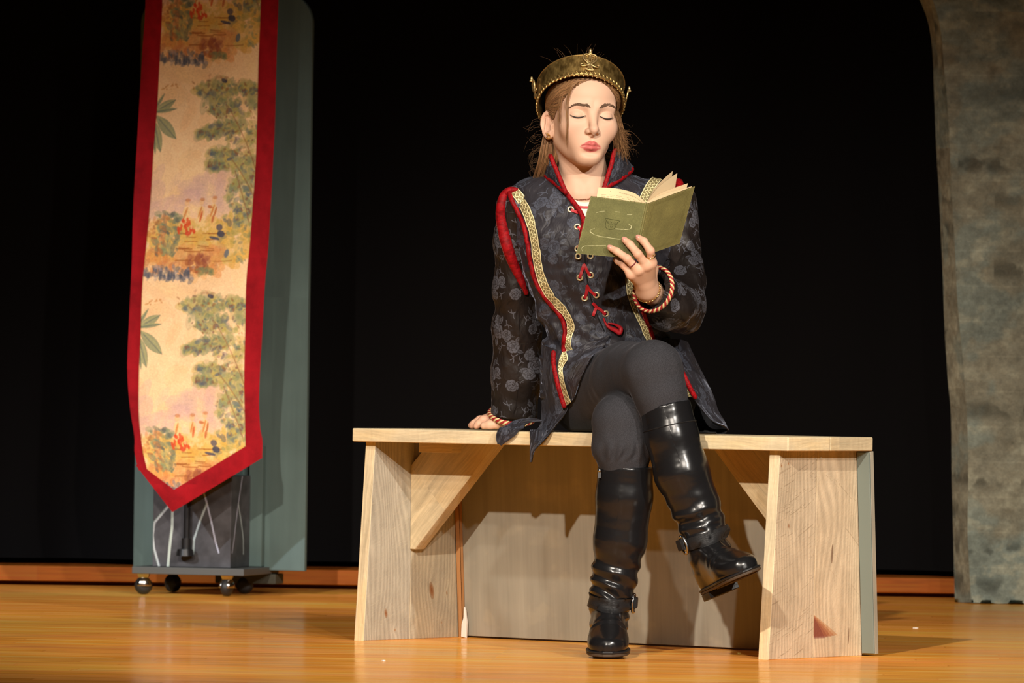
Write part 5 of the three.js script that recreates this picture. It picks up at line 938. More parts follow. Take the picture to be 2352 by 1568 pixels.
function makeBoot(axis, rs, ankle, M, opt) {
  const shaft = chain(axis, rs.map((r) => r + 0.001), 0.010), foot = footField(M), topN = axis[0].clone().sub(axis[1]).normalize(), topP = opt.top;
  const inner = capsule(axis[0].clone().addScaledVector(topN, 0.05), axis[0].clone().addScaledVector(topN, -0.06), rs[0] - 0.004, rs[1] - 0.006);
  const wr = (x, y, z) => { const k = clamp((opt.wrinkleY - y) / 0.10, 0, 1); return 0.0007 * noise3(x * 24, y * 30, z * 24) + k * (0.0042 * noise3(x * 18 + 3, y * 62, z * 18) + 0.003 * Math.sin(y * 190 + x * 60 * opt.sgn + 3 * noise3(x * 16, y * 16, z * 16))); };
  const strapC = opt.strap, f = (x, y, z) => { let s = shaft(x, y, z) + wr(x, y, z); s = smax(s, (x - topP.x) * topN.x + (y - topP.y) * topN.y + (z - topP.z) * topN.z, 0.003); return smin(s, foot(x, y, z), 0.022); };
  const heelW = M.clone();
  const [lo, hi] = box3([...axis, V(0, 0, -0.03).applyMatrix4(M), V(0, 0.02, 0.24).applyMatrix4(M)], 0.075);
  lo.y = Math.max(lo.y, 0.004);
  const g = surfaceNets(f, lo, hi, 0.0045), { fn, period } = axisUV(axis[0], axis[axis.length - 1])(0.05);
  const boot = part('boot', cylUV(g, fn, period), leather, person);
  // sole and heel block
  const outline = (grow, z0, z1, n = 40) => { const P = []; for (let i = 0; i <= n; i++) { const z = lerp(z0, z1, i / n), w = FW(clamp(z, -0.031, 0.2435)) + grow; P.push([w, z]); } for (let i = n; i >= 0; i--) { const z = lerp(z0, z1, i / n), w = FW(clamp(z, -0.031, 0.2435)) + grow; P.push([-w, z]); } return P; };
  const plate = (P, y0, y1) => { const q = prism(P.map(([a, b]) => [a, b]), y1 - y0, 0.0015); q.applyMatrix4(new THREE.Matrix4().makeBasis(V(1, 0, 0), V(0, 0, 1), V(0, -1, 0))); q.translate(0, y1, 0); return q; };
  const inPlace = (q) => { q = q.index ? q.toNonIndexed() : q; for (const k of ['position', 'normal']) { const p = q.attributes[k]; for (let i = 0; i < p.count; i++) { const v = V().fromBufferAttribute(p, i); k === 'position' ? v.applyMatrix4(M) : v.transformDirection(M); p.setXYZ(i, v.x, v.y, v.z); } } return boxUV(q); };
  part('welt', inPlace(plate(outline(0.003, -0.034, 0.247), -0.001, 0.004)), footLeather, boot);
  part('sole', inPlace(plate(outline(0.0015, -0.033, 0.246), -0.007, -0.0012)), soleMat, boot);
  part('heel_block', inPlace(plate(outline(0.001, -0.033, 0.046), -0.022, -0.0072)), footLeather, boot);
  // ridges of the tread under the forefoot
  const tread = []; for (let k = 0; k < 9; k++) { const z = 0.10 + k * 0.014, w = FW(z) * 0.82, q = new THREE.BoxGeometry(w * 2, 0.004, 0.007); q.translate(0, -0.0075, z); q.applyMatrix4(M); tread.push(q); }
  part('tread', mergeGeometries(tread), soleMat, boot);
  // ankle strap and its buckle ring
  const q = new THREE.Quaternion().setFromUnitVectors(V(0, 1, 0), opt.strapUp);
  const ringPt = (a, lift, h) => { const o = V(Math.cos(a), 0, Math.sin(a)).applyQuaternion(q); const p = strapC.clone().addScaledVector(opt.strapUp, h); let r = 0.02; for (let i = 0; i < 60; i++) { const d = f(p.x + o.x * r, p.y + o.y * r, p.z + o.z * r); if (d > 0) break; r += Math.max(0.0007, -d * 0.5); } return p.addScaledVector(o, r + lift); };
  part('ankle_strap', sheet((s, t) => ringPt((1 - s) * Math.PI * 2, 0.0035, (0.5 - t) * 0.026 + 0.003 * Math.sin(s * 6.28)), 64, 4, 0.004), footLeather, boot);
  const bp = ringPt(opt.buckle, 0.008, 0), on = V(Math.cos(opt.buckle), 0, Math.sin(opt.buckle)).applyQuaternion(q);
  const B = new THREE.Matrix4().makeBasis(V().crossVectors(opt.strapUp, on).normalize(), opt.strapUp.clone(), on).setPosition(bp);
  const ring = new THREE.TorusGeometry(0.0145, 0.0032, 10, 28).scale(0.75, 1.25, 1), bar = new THREE.CylinderGeometry(0.0022, 0.0022, 0.036, 10), k1 = new THREE.SphereGeometry(0.0042, 12, 10).translate(0, 0.018, 0.001), k2 = new THREE.SphereGeometry(0.0042, 12, 10).translate(0, -0.018, 0.001);
  part('buckle', mergeGeometries([ring, bar, k1, k2].map((w) => w.toNonIndexed())).applyMatrix4(B), buckleMat, boot, 'shiny metal buckle');
  const B2 = B.clone().setPosition(bp.clone().addScaledVector(on, 0.006).addScaledVector(opt.strapUp, 0.002).addScaledVector(V().crossVectors(opt.strapUp, on), -0.004));
  part('strap_end', new RoundedBoxGeometry(0.02, 0.024, 0.007, 3, 0.003).applyMatrix4(B2), footLeather, boot);
  // zip pull at the top
  const z = opt.zip; part('zip_pull', mergeGeometries([new THREE.SphereGeometry(0.0045, 10, 8).translate(0, 0, 0), new THREE.BoxGeometry(0.006, 0.016, 0.003).translate(0, -0.008, 0)].map((w) => w.toNonIndexed())).translate(z.x, z.y, z.z), buckleMat, boot, 'silver zip pull');
  if (opt.seam > 0.01) part('top_seam', roundTube([...Array(33).keys()].map((k) => { const a = k / 32 * Math.PI * 2, qq = new THREE.Quaternion().setFromUnitVectors(V(0, 1, 0), topN), o = V(Math.cos(a), 0, Math.sin(a)).applyQuaternion(qq), p = topP.clone().addScaledVector(topN, -opt.seam); let r = 0.02; for (let i = 0; i < 80; i++) { const d = f(p.x + o.x * r, p.y + o.y * r, p.z + o.z * r); if (d > 0) break; r += Math.max(0.0006, -d * 0.5); } return p.addScaledVector(o, r + 0.0002); }), 0.0013, 6), footLeather, boot);
}
// lower leg, foot flat on the floor with the toe to the audience
{
  const heel = at(1399, 1480, 0.21), toe = at(1396, 1480, 0.45); heel.y = toe.y = 0.026; toe.y = 0.012;
  const M = footFrame(heel, toe, V(-0.01, 1, 0));
  makeBoot([at(1437, 1066, 0.275), at(1434, 1140, 0.27), at(1424, 1240, 0.262), at(1414, 1318, 0.255), at(1402, 1372, 0.245), at(1399, 1420, 0.24)], [0.0585, 0.0595, 0.0555, 0.0465, 0.0415, 0.036], null, M, { top: at(1437, 1068, 0.275), strap: at(1401, 1380, 0.245), strapUp: V(0.06, 1, 0.08).normalize(), buckle: 0.18, zip: at(1377, 1080, 0.31), wrinkleY: at(1400, 1235, 0.26).y, sgn: 1, seam: 0.004 });
}
// crossing leg, foot hanging out to the right with its sole showing
{
  const heel = at(1643, 1346, 0.352), toe = at(1705, 1316, 0.550);
  const M = footFrame(heel, toe, V(-0.42, 0.90, -0.18));
  makeBoot([at(1526, 925, 0.345), at(1543, 1000, 0.35), at(1566, 1085, 0.352), at(1596, 1160, 0.352), at(1614, 1210, 0.352), at(1632, 1262, 0.36)], [0.0535, 0.055, 0.0575, 0.051, 0.047, 0.0415], null, M, { top: at(1524, 932, 0.345), strap: at(1622, 1234, 0.356), strapUp: V(-0.33, 0.94, -0.03).normalize(), buckle: 2.55, zip: at(1585, 942, 0.36), wrinkleY: at(1580, 1120, 0.35).y, sgn: -1, seam: 0.046 });
}
// ---------------------------------------------------------------- skirt of the jacket, spread over the bench
const legOrBench = (x, y, z) => Math.min(legField(x, y, z), jacketField(x, y, z));
function bezierNet(net) {   // smooth sheet through rows of points, each row a curve from left to right
  const rows = net.map((r) => new THREE.CatmullRomCurve3(r, false, 'centripetal'));
  return (s, t) => { const c = new THREE.CatmullRomCurve3(rows.map((r) => r.getPoint(s)), false, 'centripetal'); return c.getPoint(t); };
}
const A3 = (x, y, z) => at(x, y, z);
const rumple = (fn, k = 1) => (s, t) => { const p = fn(s, t), w = k * Math.min(1, t * 4); p.z += w * (0.004 * noise3(p.x * 40, p.y * 30, 2) + 0.003 * noise3(p.x * 90, p.y * 60, 5)); return offSeat(p); };
const clothUV = (s, t) => [s * 0.13, -t * 0.24];
const onLeg = (x, y, lift) => hit(legOrBench, x, y, lift).p;
// front panel lying over the crossed thigh
{
  const net = [
    [[1279, 812], [1310, 803], [1350, 788], [1402, 766]], [[1279, 830], [1308, 822], [1344, 806], [1388, 792]], [[1283, 855], [1306, 848], [1332, 836], [1362, 826]],
    [[1291, 885], [1306, 881], [1322, 876], [1340, 868]], [[1305, 930], [1311, 926], [1318, 920], [1325, 910]]].map((r) => r.map(([x, y]) => onLeg(x, y, 0.007)));
  for (const r of net) for (const p of r) p.z = Math.max(p.z, -0.03);
  const fn = bezierNet(net), g = sheet(rumple(fn, 0.8), 36, 36, 0.003, clothUV);
  part('skirt_panel', g, brocadeMat, jacket, 'front panel folded over the thigh');
  const rl = (t) => { let L = 0; for (let k = 0; k < 10; k++) L += fn(k / 10, t).distanceTo(fn((k + 1) / 10, t)); return L; }, lens = [...Array(41).keys()].map((k) => rl(k / 40));
  part('gold_band', sheet((s, t) => { const p = rumple(fn, 0.8)(clamp((0.006 + 0.029 * s) / lens[Math.round(t * 40)], 0, 1), t); p.z += 0.006; return p; }, 5, 40, 0.0016, (s, t) => [s, t * 3.2]), goldLace, jacket);
  part('velvet_piping', roundTube([...Array(24).keys()].map((k) => { const p = rumple(fn, 0.8)(0, k / 23); p.z += 0.007; p.x -= 0.003; return p; }), 0.0055, 10), velvetMat, jacket);
}
// side panel falling to the bench, with two tails over its front edge
{
  const fn = bezierNet([
    [A3(1243, 790, -0.12), A3(1255, 795, -0.06), A3(1272, 800, -0.028), A3(1290, 805, -0.018)],
    [A3(1242, 840, -0.13), A3(1252, 842, -0.065), A3(1264, 842, -0.03), A3(1279, 842, -0.02)],
    [A3(1240, 890, -0.14), A3(1252, 892, -0.07), A3(1266, 893, -0.03), A3(1290, 892, -0.012)],
    [A3(1243, 940, -0.14), A3(1256, 944, -0.07), A3(1274, 944, -0.03), A3(1304, 934, -0.008)],
    [A3(1240, 975, -0.12), A3(1246, 982, -0.06), A3(1262, 985, -0.02), A3(1276, 975, 0.0)],
    [A3(1220, 1000, -0.05), A3(1228, 1010, -0.03), A3(1240, 1014, -0.005), A3(1250, 1008, 0.005)],
    [A3(1217, 1030, -0.03), A3(1219, 1034, -0.02), A3(1222, 1036, -0.01), A3(1226, 1034, 0.0)],
    [A3(1217, 1060, -0.025), A3(1218, 1061, -0.02), A3(1219, 1061, -0.015), A3(1220, 1059, -0.012)]]);
  part('skirt_panel', sheet(rumple(fn), 30, 60, 0.003, clothUV), brocadeMat, jacket, 'side panel with a tail hanging over the seat edge');
  const f2 = bezierNet([[-0.718, -0.655, -0.070, 0.502], [-0.737, -0.700, -0.052, 0.498], [-0.741, -0.692, -0.024, 0.486], [-0.741, -0.687, -0.004, 0.482], [-0.742, -0.692, 0.004, 0.470], [-0.741, -0.712, 0.006, 0.456], [-0.737, -0.727, 0.007, 0.446]].map(([u0, u1, w, y]) => [0, 0.33, 0.67, 1].map((k) => benchPoint(lerp(u0, u1, k), y + 0.003 * Math.sin(k * 5), w + 0.002 * Math.sin(k * 4)))));
  part('skirt_panel', sheet(f2, 24, 40, 0.003, clothUV), brocadeMat, jacket, 'back tail folded over the seat edge');
}
// left side (picture right): panel standing out behind the knee, dark lining within
{
  const fn = bezierNet([
    [A3(1520, 775, -0.06), A3(1545, 778, -0.08), A3(1565, 780, -0.11), A3(1580, 785, -0.15)],
    [A3(1536, 812, -0.03), A3(1560, 815, -0.07), A3(1584, 822, -0.11), A3(1600, 828, -0.16)],
    [A3(1560, 850, -0.02), A3(1582, 858, -0.06), A3(1606, 866, -0.11), A3(1622, 872, -0.16)],
    [A3(1588, 904, -0.02), A3(1606, 906, -0.06), A3(1626, 908, -0.11), A3(1640, 910, -0.16)],
    [A3(1606, 930, -0.04), A3(1618, 938, -0.07), A3(1634, 942, -0.11), A3(1650, 942, -0.16)],
    [A3(1634, 962, -0.07), A3(1642, 966, -0.09), A3(1656, 968, -0.12), A3(1664, 966, -0.16)],
    [A3(1665, 976, -0.12), A3(1668, 979, -0.13), A3(1671, 983, -0.145), A3(1674, 987, -0.17)]]);
  part('skirt_panel', sheet(rumple(fn), 30, 50, 0.003, clothUV), brocadeMat, jacket, 'side panel hanging at the hip');
  part('velvet_piping', roundTube([...Array(20).keys()].map((k) => { const p = rumple(fn)(0, 0.12 + 0.42 * k / 19); p.z += 0.003; p.x += 0.004; return p; }), 0.0055, 10), velvetMat, jacket);
  part('gold_band', sheet((s, t) => { const p = rumple(fn)(0, 0.14 + 0.40 * t); p.z -= 0.002 + 0.006 * (1 - s); p.x -= 0.002 + 0.013 * (1 - s) * (0.3 + t); return p; }, 4, 30, 0.0016, (s, t) => [s, t * 3.6]), goldLace, jacket);
  const f3 = bezierNet([
    [A3(1530, 850, -0.20), A3(1570, 855, -0.21), A3(1610, 870, -0.21), A3(1632, 890, -0.2)],
    [A3(1530, 920, -0.20), A3(1580, 925, -0.22), A3(1625, 935, -0.22), A3(1648, 945, -0.19)],
    [A3(1530, 975, -0.19), A3(1590, 978, -0.21), A3(1640, 980, -0.21), A3(1670, 982, -0.175)],
    [A3(1530, 1000, -0.10), A3(1590, 1001, -0.11), A3(1640, 1000, -0.13), A3(1668, 994, -0.165)]]);
  part('skirt_lining', sheet(rumple(f3), 24, 24, 0.003), liningMat, jacket);
}
// ---------------------------------------------------------------- hair
{
  const R = rng(99), hairs = [], cols = [];
  const strand = (pts, r, shade, tipless, seg) => { const c = new THREE.CatmullRomCurve3(pts, false, 'centripetal'), n = seg || Math.max(6, pts.length * 4), g = new THREE.TubeGeometry(c, n, 1, 4, false), p = g.attributes.position, nn = g.attributes.normal; for (let i = 0; i <= n; i++) { const o = c.getPointAt(i / n), q = r * (tipless ? 1 : 1 - 0.75 * (i / n) ** 2); for (let j = 0; j <= 4; j++) { const k = i * 5 + j; p.setXYZ(k, o.x + nn.getX(k) * q, o.y + nn.getY(k) * q, o.z + nn.getZ(k) * q); } } const k = new Float32Array(p.count * 3); for (let i = 0; i < p.count; i++) k.set(shade, i * 3); g.setAttribute('color', new THREE.BufferAttribute(k, 3)); g.deleteAttribute('uv'); hairs.push(g); };
  const tone = (l = R()) => { const k = 0.42 + 1.15 * l; return [0.25 * k, 0.130 * k * (0.94 + 0.12 * R()), 0.058 * k]; };
  // close-lying hair: from the hairline over the skull to the nape
  const EC = [0, 0.030, -0.014], ER = [0.0735, 0.088, 0.094];
  const onSkull = (d, lift) => { let k = 1 / Math.sqrt((d.x / ER[0]) ** 2 + (d.y / ER[1]) ** 2 + (d.z / ER[2]) ** 2); for (let i = 0; i < 5; i++) k -= hp(EC[0] + d.x * k, EC[1] + d.y * k, EC[2] + d.z * k) * 0.9; return [EC[0] + d.x * (k + lift), EC[1] + d.y * (k + lift), EC[2] + d.z * (k + lift)]; };
  const capField = (x, y, z) => {
    const [a, b, c] = toHead(x, y, z), base = hp(a, b, c) - 0.0030, ax = Math.abs(a);
    const hair = 0.0322 + 0.562 * b - 0.228 * ax;
    let d = smax(base, c - hair, 0.006); d = smax(d, -0.062 - b - 0.3 * c, 0.01); d = smax(d, Math.min(-0.012 - b, c + 0.012), 0.006);
    return d + 0.0009 * noise3(Math.atan2(a, c) * 34, b * 10, 3);
  };
  const cap = surfaceNets(capField, HL(-0.10, -0.10, -0.13).min(V(0.02, 1.0, -0.25)), HL(0.10, 0.14, 0.10).max(V(0.30, 1.3, 0.06)), 0.003);
  paintVerts(cap, (x, y, z, o) => { const [a, b, c] = toHead(x, y, z); const k = 0.6 + 0.45 * (0.5 + 0.5 * noise3(Math.atan2(a, b + 0.02) * 60, c * 6, 1)); o[0] = 0.20 * k; o[1] = 0.102 * k; o[2] = 0.045 * k; });
  hairs.push(cap);
  for (let i = 0; i < 2000; i++) {
    const side = i % 2 ? 1 : -1, u = R() ** 1.4, yy = 0.081 - 0.088 * u ** 1.35 + (R() - 0.5) * 0.007, xx = side * (0.002 + 0.066 * u ** 0.85), zz = 0.0322 + 0.562 * yy - 0.228 * Math.abs(xx) + (R() - 0.5) * 0.006;
    const d0 = V(xx - EC[0], yy - EC[1], zz - EC[2]).normalize(), ey = 0.012 + 0.03 * (R() - 0.5) - 0.004 * u, d1 = V(side * 0.068, ey - EC[1] + 0.004, -0.020 - 0.045 * R()).normalize();
    const mid = d0.clone().lerp(d1, 0.5).add(V(side * 0.22, 0.02, 0.12)).normalize(), lift = 0.0018 + 0.0022 * R();
    const pts = []; for (let k = 0; k <= 8; k++) { const t = k / 8, d = d0.clone().multiplyScalar((1 - t) ** 2).addScaledVector(mid, 2 * t * (1 - t)).addScaledVector(d1, t * t).normalize(); pts.push(HL(...onSkull(d, 0.002 + Math.min(1, t * 3) * lift))); }
    strand(pts, 0.00024 + 0.00034 * R(), tone(), true, 14);
  }
  // hair gathered behind the ear and falling to the shoulder
  for (let i = 0; i < 800; i++) {
    const u = R(), v = R(), z = -0.125 + 0.05 * R(), w = (R() - 0.5) * 5;
    strand([A3(1256 + 27 * u, 290 + 10 * v, z + 0.014), A3(1249 + 32 * u, 308, z + 0.008), A3(1242 + 42 * u + w * 0.4, 338, z + 0.01), A3(1237 + 43 * u + w, 372, z + 0.005), A3(1228 + 44 * u + w * 1.6 - 4 * v, 400 + 22 * v, z - 0.035), A3(1226 + 44 * u + w * 1.6 - 4 * v, 440 + 22 * v, z - 0.06)], 0.00035 + 0.0004 * R(), tone(0.1 + 0.95 * R()), false, 18);
  }
  // front lock before the cheek, on the picture's left
  for (let i = 0; i < 26; i++) { const w = (R() - 0.5) * 6, l = R(); const P = [[1331 + w * 0.5, 190], [1318 + w, 200], [1309 + w, 222], [1306 + w * 0.7, 250], [1306 + w * 0.6, 285], [1305 + w * 0.4 + l * 2, 310 + 28 * l]].map(([x, y]) => hit(headField, x, y, 0.006 + 0.002 * R()).p); P[1].z += 0.004; strand(P, 0.00035 + 0.0003 * R(), tone(0.3 + 0.5 * R()), false, 24); }
  for (let i = 0; i < 12; i++) { const w = R() * 8; const P = [[1290 + w, 210], [1286 + w, 235], [1284 + w, 262], [1285 + w, 280 + 10 * R()]].map(([x, y]) => hit(headField, x, y, 0.004).p); strand(P, 0.0003 + 0.0002 * R(), tone(0.3 + 0.5 * R()), false, 16); }
  // hair sweeping down past the far cheek
  for (let i = 0; i < 460; i++) {
    const u = R(), v = R(), z = -0.01 - 0.05 * u, end = 284 + 70 * v ** 2 + 16 * u;
    strand([A3(1393 + 11 * u, 224 + 10 * u, z + 0.002), A3(1401 + 10 * u, 240, z + 0.003), A3(1408 + 13 * u, 256, z + 0.002), A3(1412 + 17 * u, 280, z), A3(1411 + 22 * u + (R() - 0.5) * 8, Math.min(end, 318), z - 0.006), A3(1414 + 30 * u + (R() - 0.5) * 15, end + 14 * R(), z - 0.02)], 0.0003 + 0.0004 * R(), tone(), false, 20);
  }
  for (let i = 0; i < 26; i++) { const u = R(), s = R() < 0.5 ? -1 : 1, y = 275 + 70 * R(), x = s < 0 ? 1248 - 6 * R() : 1426 + 8 * R(), z = -0.09; strand([A3(x, y, z), A3(x + s * (8 + 10 * u), y + 10 * (R() - 0.3), z), A3(x + s * (14 + 18 * u), y + 18 * (R() - 0.1), z), A3(x + s * (18 + 28 * u), y + 34 * (R() - 0.05), z)], 0.00013, tone(0.2 + 0.4 * R()), false, 14); }
  for (let i = 0; i < 22; i++) { const x = 1285 + 105 * R(), y = 190 - 52 * Math.sin((x - 1240) / 190 * Math.PI), z = -0.09 - 0.04 * R(), a = (x - 1338) / 90 + (R() - 0.5) * 0.9, l = 26 + 34 * R(); strand([A3(x, y + 14, z), A3(x + l * 0.5 * Math.sin(a), y - l * 0.45 * Math.cos(a), z), A3(x + l * Math.sin(a * 1.2), y - l * 0.8 * Math.cos(a), z)], 0.00014, tone(0.4), false, 10); }
  for (let i = 0; i < 22; i++) { const u = R(); strand([A3(1246, 320 + 60 * u, -0.1), A3(1236 - 8 * R(), 330 + 62 * u, -0.1), A3(1226 - 14 * R(), 344 + 50 * u, -0.1), A3(1232 - 16 * R(), 362 + 46 * u, -0.1)], 0.00012, tone(0.2), false, 12); }
  for (const g of hairs) g.deleteAttribute('uv');
  part('hair', mergeGeometries(hairs.map((g) => (g.index ? g : g))), phys({ vertexColors: true, roughness: 0.42, specularIntensity: 0.5, sheen: 0.15, sheenColor: new THREE.Color(0.9, 0.6, 0.35), sheenRoughness: 0.4 }), person, 'light brown hair tucked behind the ear');
}
// ---------------------------------------------------------------- jewellery
{
  const ring = (f, i, k, rr, mat, tube) => { const a = f.pts[i], b = f.pts[i + 1], c = a.clone().lerp(b, k), d = b.clone().sub(a).normalize(); const g = new THREE.TorusGeometry(rr, tube, 10, 32); g.applyMatrix4(new THREE.Matrix4().makeRotationFromQuaternion(new THREE.Quaternion().setFromUnitVectors(V(0, 0, 1), d)).setPosition(c)); return [g, c, d]; };
  const [rg, rc] = ring(fingersL[0], 0, 0.62, 0.0092, gold, 0.0014); part('gold_ring', rg, gold, person);
  part('ring_stone', new THREE.SphereGeometry(0.0032, 14, 10).scale(1.3, 0.9, 0.8).translate(rc.x + 0.003, rc.y + 0.001, rc.z + 0.0095), gold, person);
  const [tg] = ring(fingersL[2], 0, 0.55, 0.0090, ribbonRed, 0.0014); part('thread_ring', tg, phys({ color: lin(0.13, 0.008, 0.012), roughness: 0.6 }), person, 'dark red thread ring');
  const links = [], ax = V(-0.42, 0.30, 0.86).normalize(), qx = new THREE.Quaternion().setFromUnitVectors(V(0, 0, 1), ax), bc = wristL.clone().addScaledVector(ax, -0.006);
  for (let k = 0; k < 46; k++) { const a = k / 46 * 6.283, o = V(Math.cos(a), Math.sin(a), 0).applyQuaternion(qx); let r = 0.012; for (let i = 0; i < 60; i++) { const p = bc.clone().addScaledVector(o, r); if (handLf(p.x, p.y, p.z) > 0) break; r += 0.0006; } const p = bc.clone().addScaledVector(o, r + 0.0014); links.push(new THREE.TorusGeometry(0.0017, 0.0007, 6, 10).rotateX(k % 2 ? 1.2 : 0.2).rotateY(a).translate(p.x, p.y, p.z)); }
  part('bracelet', mergeGeometries(links), gold, person, 'thin gold chain bracelet');
  const ear = (x, y, z, r) => { const p = A3(x, y, z); return new THREE.SphereGeometry(r, 12, 10).translate(p.x, p.y, p.z); };
  const lobe = hit(headField, 1260, 309, 0.001).p;
  part('earring', mergeGeometries([new THREE.TorusGeometry(0.0045, 0.0016, 8, 20).rotateY(0.7).translate(lobe.x, lobe.y - 0.0045, lobe.z + 0.001), ear(1253.5, 306, lobe.z + 0.002, 0.0014), ear(1258, 307, lobe.z + 0.004, 0.0014)].map((g) => g.toNonIndexed())), gold, person);
  const neckl = onto(headField, [[1304, 452], [1318, 457], [1334, 458.5], [1350, 457], [1368, 452]], 46, 0.0012), nl = neckl.map(({ p }, k) => new THREE.TorusGeometry(0.0016, 0.0006, 6, 10).rotateX(k % 2 ? 1.2 : 0.3).translate(p.x, p.y, p.z));
  part('necklace', mergeGeometries(nl), phys({ color: lin(0.55, 0.30, 0.2), roughness: 0.3, metalness: 0.9 }), person, 'fine chain necklace');
}
rebase(person);
// ---------------------------------------------------------------- crown
{
  const crown = thing('crown', 'antique gold crown band with scrolled ornaments on the head of the seated girl', 'crown');
  const brass = pixelTexture(512, 128, (x, y, o) => { const a = fbm(x / 40, y / 30, 3, 4), b = fbm(x / 12, y / 50, 9, 3), k = clamp(0.5 + 1.6 * (a - 0.5) + 0.5 * (b - 0.5), 0, 1); o[0] = lerp(112, 214, k); o[1] = lerp(88, 178, k); o[2] = lerp(46, 108, k); });
  brass.repeat.set(2, 1);
  const band = phys({ map: brass, roughness: 0.36, metalness: 0.85, bumpMap: brass, bumpScale: 0.0006, side: THREE.DoubleSide }), orn = phys({ color: lin(0.50, 0.35, 0.15), roughness: 0.38, metalness: 0.8 }), dull = phys({ color: lin(0.40, 0.26, 0.09), roughness: 0.4, metalness: 0.8 });
  const M = new THREE.Matrix4().compose(at(1333, 239, -0.064), new THREE.Quaternion().setFromEuler(new THREE.Euler(-32 * RAD, 9 * RAD, -5.5 * RAD, 'YXZ')), V(1, 1, 1));
  const RX = 0.0930, RZ = 0.1125, ringAt = (a, r, h) => V(Math.sin(a) * RX * r, h, Math.cos(a) * RZ * r).applyMatrix4(M);
  part('band', sheet((s, t) => ringAt((s - 0.5) * 2 * Math.PI, 1.0 + 0.035 * (1 - t) , lerp(0.050, 0.0, t)), 96, 8, 0.0018, (s, t) => [s * 3, t]), band, crown);
  part('rim_wire', roundTube([...Array(64).keys()].map((k) => ringAt(k / 64 * 6.2832, 1.035, 0.050)), 0.0011, 6, true, 128), dull, crown);
  const braid = [], rb = rng(17);   // a knotted rim of small overlapping leaves
  for (let k = 0; k < 120; k++) { const a = k / 120 * 6.2832, c = ringAt(a, 1.03 + 0.01 * rb(), 0.001 + 0.0036 * (k % 2 ? 1 : -1) + 0.0015 * (rb() - 0.5)), c2 = ringAt(a + 0.03, 1.03, 0.001 + (k % 2 ? -0.001 : 0.003)), g = new THREE.SphereGeometry(1, 8, 6); const d = c2.clone().sub(c).normalize(); g.scale(0.0024, 0.0024, 0.0047 + 0.0012 * rb()); g.applyQuaternion(new THREE.Quaternion().setFromUnitVectors(V(0, 0, 1), d)); g.translate(c.x, c.y, c.z); braid.push(g); }
  braid.push(roundTube([...Array(64).keys()].map((k) => ringAt(k / 64 * 6.2832, 1.018, 0.0005)), 0.0034, 8, true, 128));
  part('braided_rim', mergeGeometries(braid.map((g) => (g.index ? g.toNonIndexed() : g))), dull, crown);
  // scrolled ornament drawn in (x, y) millimetres, bent round the band
  const S = (pts, r0 = 0.0017) => (a0, k = 1) => roundTube(pts.map(([x, y]) => ringAt(a0 + x * (Math.abs(a0) > 1 ? 1 : 1.6) / 1000 / 0.094, 1.065 + (Math.abs(a0) > 1 ? 0.0022 * Math.max(0, y - 8) : 0), 0.006 + y / 1000 * k)), (t) => r0 * (0.75 + 0.5 * Math.sin(Math.PI * t)), 8, false, pts.length * 5);
  const half = (m) => [S([[0.5 * m, 43], [5 * m, 45], [8.6 * m, 41], [8.6 * m, 33], [5 * m, 25], [0.5 * m, 19], [-4 * m, 15], [-8 * m, 13.2], [-11.5 * m, 14.5], [-12 * m, 18.5], [-9.6 * m, 18.6]], 0.0019), S([[3.4 * m, 40], [5.2 * m, 40.5], [6 * m, 37], [5 * m, 31], [1 * m, 24]], 0.0012), S([[0.5 * m, 43], [1.2 * m, 34], [2.4 * m, 26]], 0.0013), S([[3.2 * m, 19], [2.2 * m, 11], [4.2 * m, 5.5], [5.8 * m, 7]], 0.0017)];
  const ornament = (a0, name) => { const base = [...half(1), ...half(-1)].map((f) => f(a0)); base.push(S([[0, 3], [0, 12], [0, 22]], 0.0024)(a0), S([[-4.5, 4], [0, 3], [4.5, 4]], 0.0018)(a0), S([[0, 42], [0, 48], [0, 52], [0, 57.5]], 0.0015)(a0)); const tipG = new THREE.SphereGeometry(0.0036, 12, 10).scale(0.9, 1.7, 0.8); const lean = Math.abs(a0) > 1 ? 0.10 : 0, tp = ringAt(a0, 1.07 + lean, 0.058); tipG.translate(tp.x, tp.y, tp.z); base.push(tipG.toNonIndexed()); const t2 = ringAt(a0, 1.07 + lean, 0.053); base.push(new THREE.SphereGeometry(0.0032, 10, 8).scale(1.5, 0.8, 0.8).translate(t2.x, t2.y, t2.z).toNonIndexed()); part(name, mergeGeometries(base), orn, crown); };
  ornament(0.03, 'scroll_ornament'); ornament(-1.62, 'scroll_ornament'); ornament(1.62, 'scroll_ornament');
  rebase(crown);
}
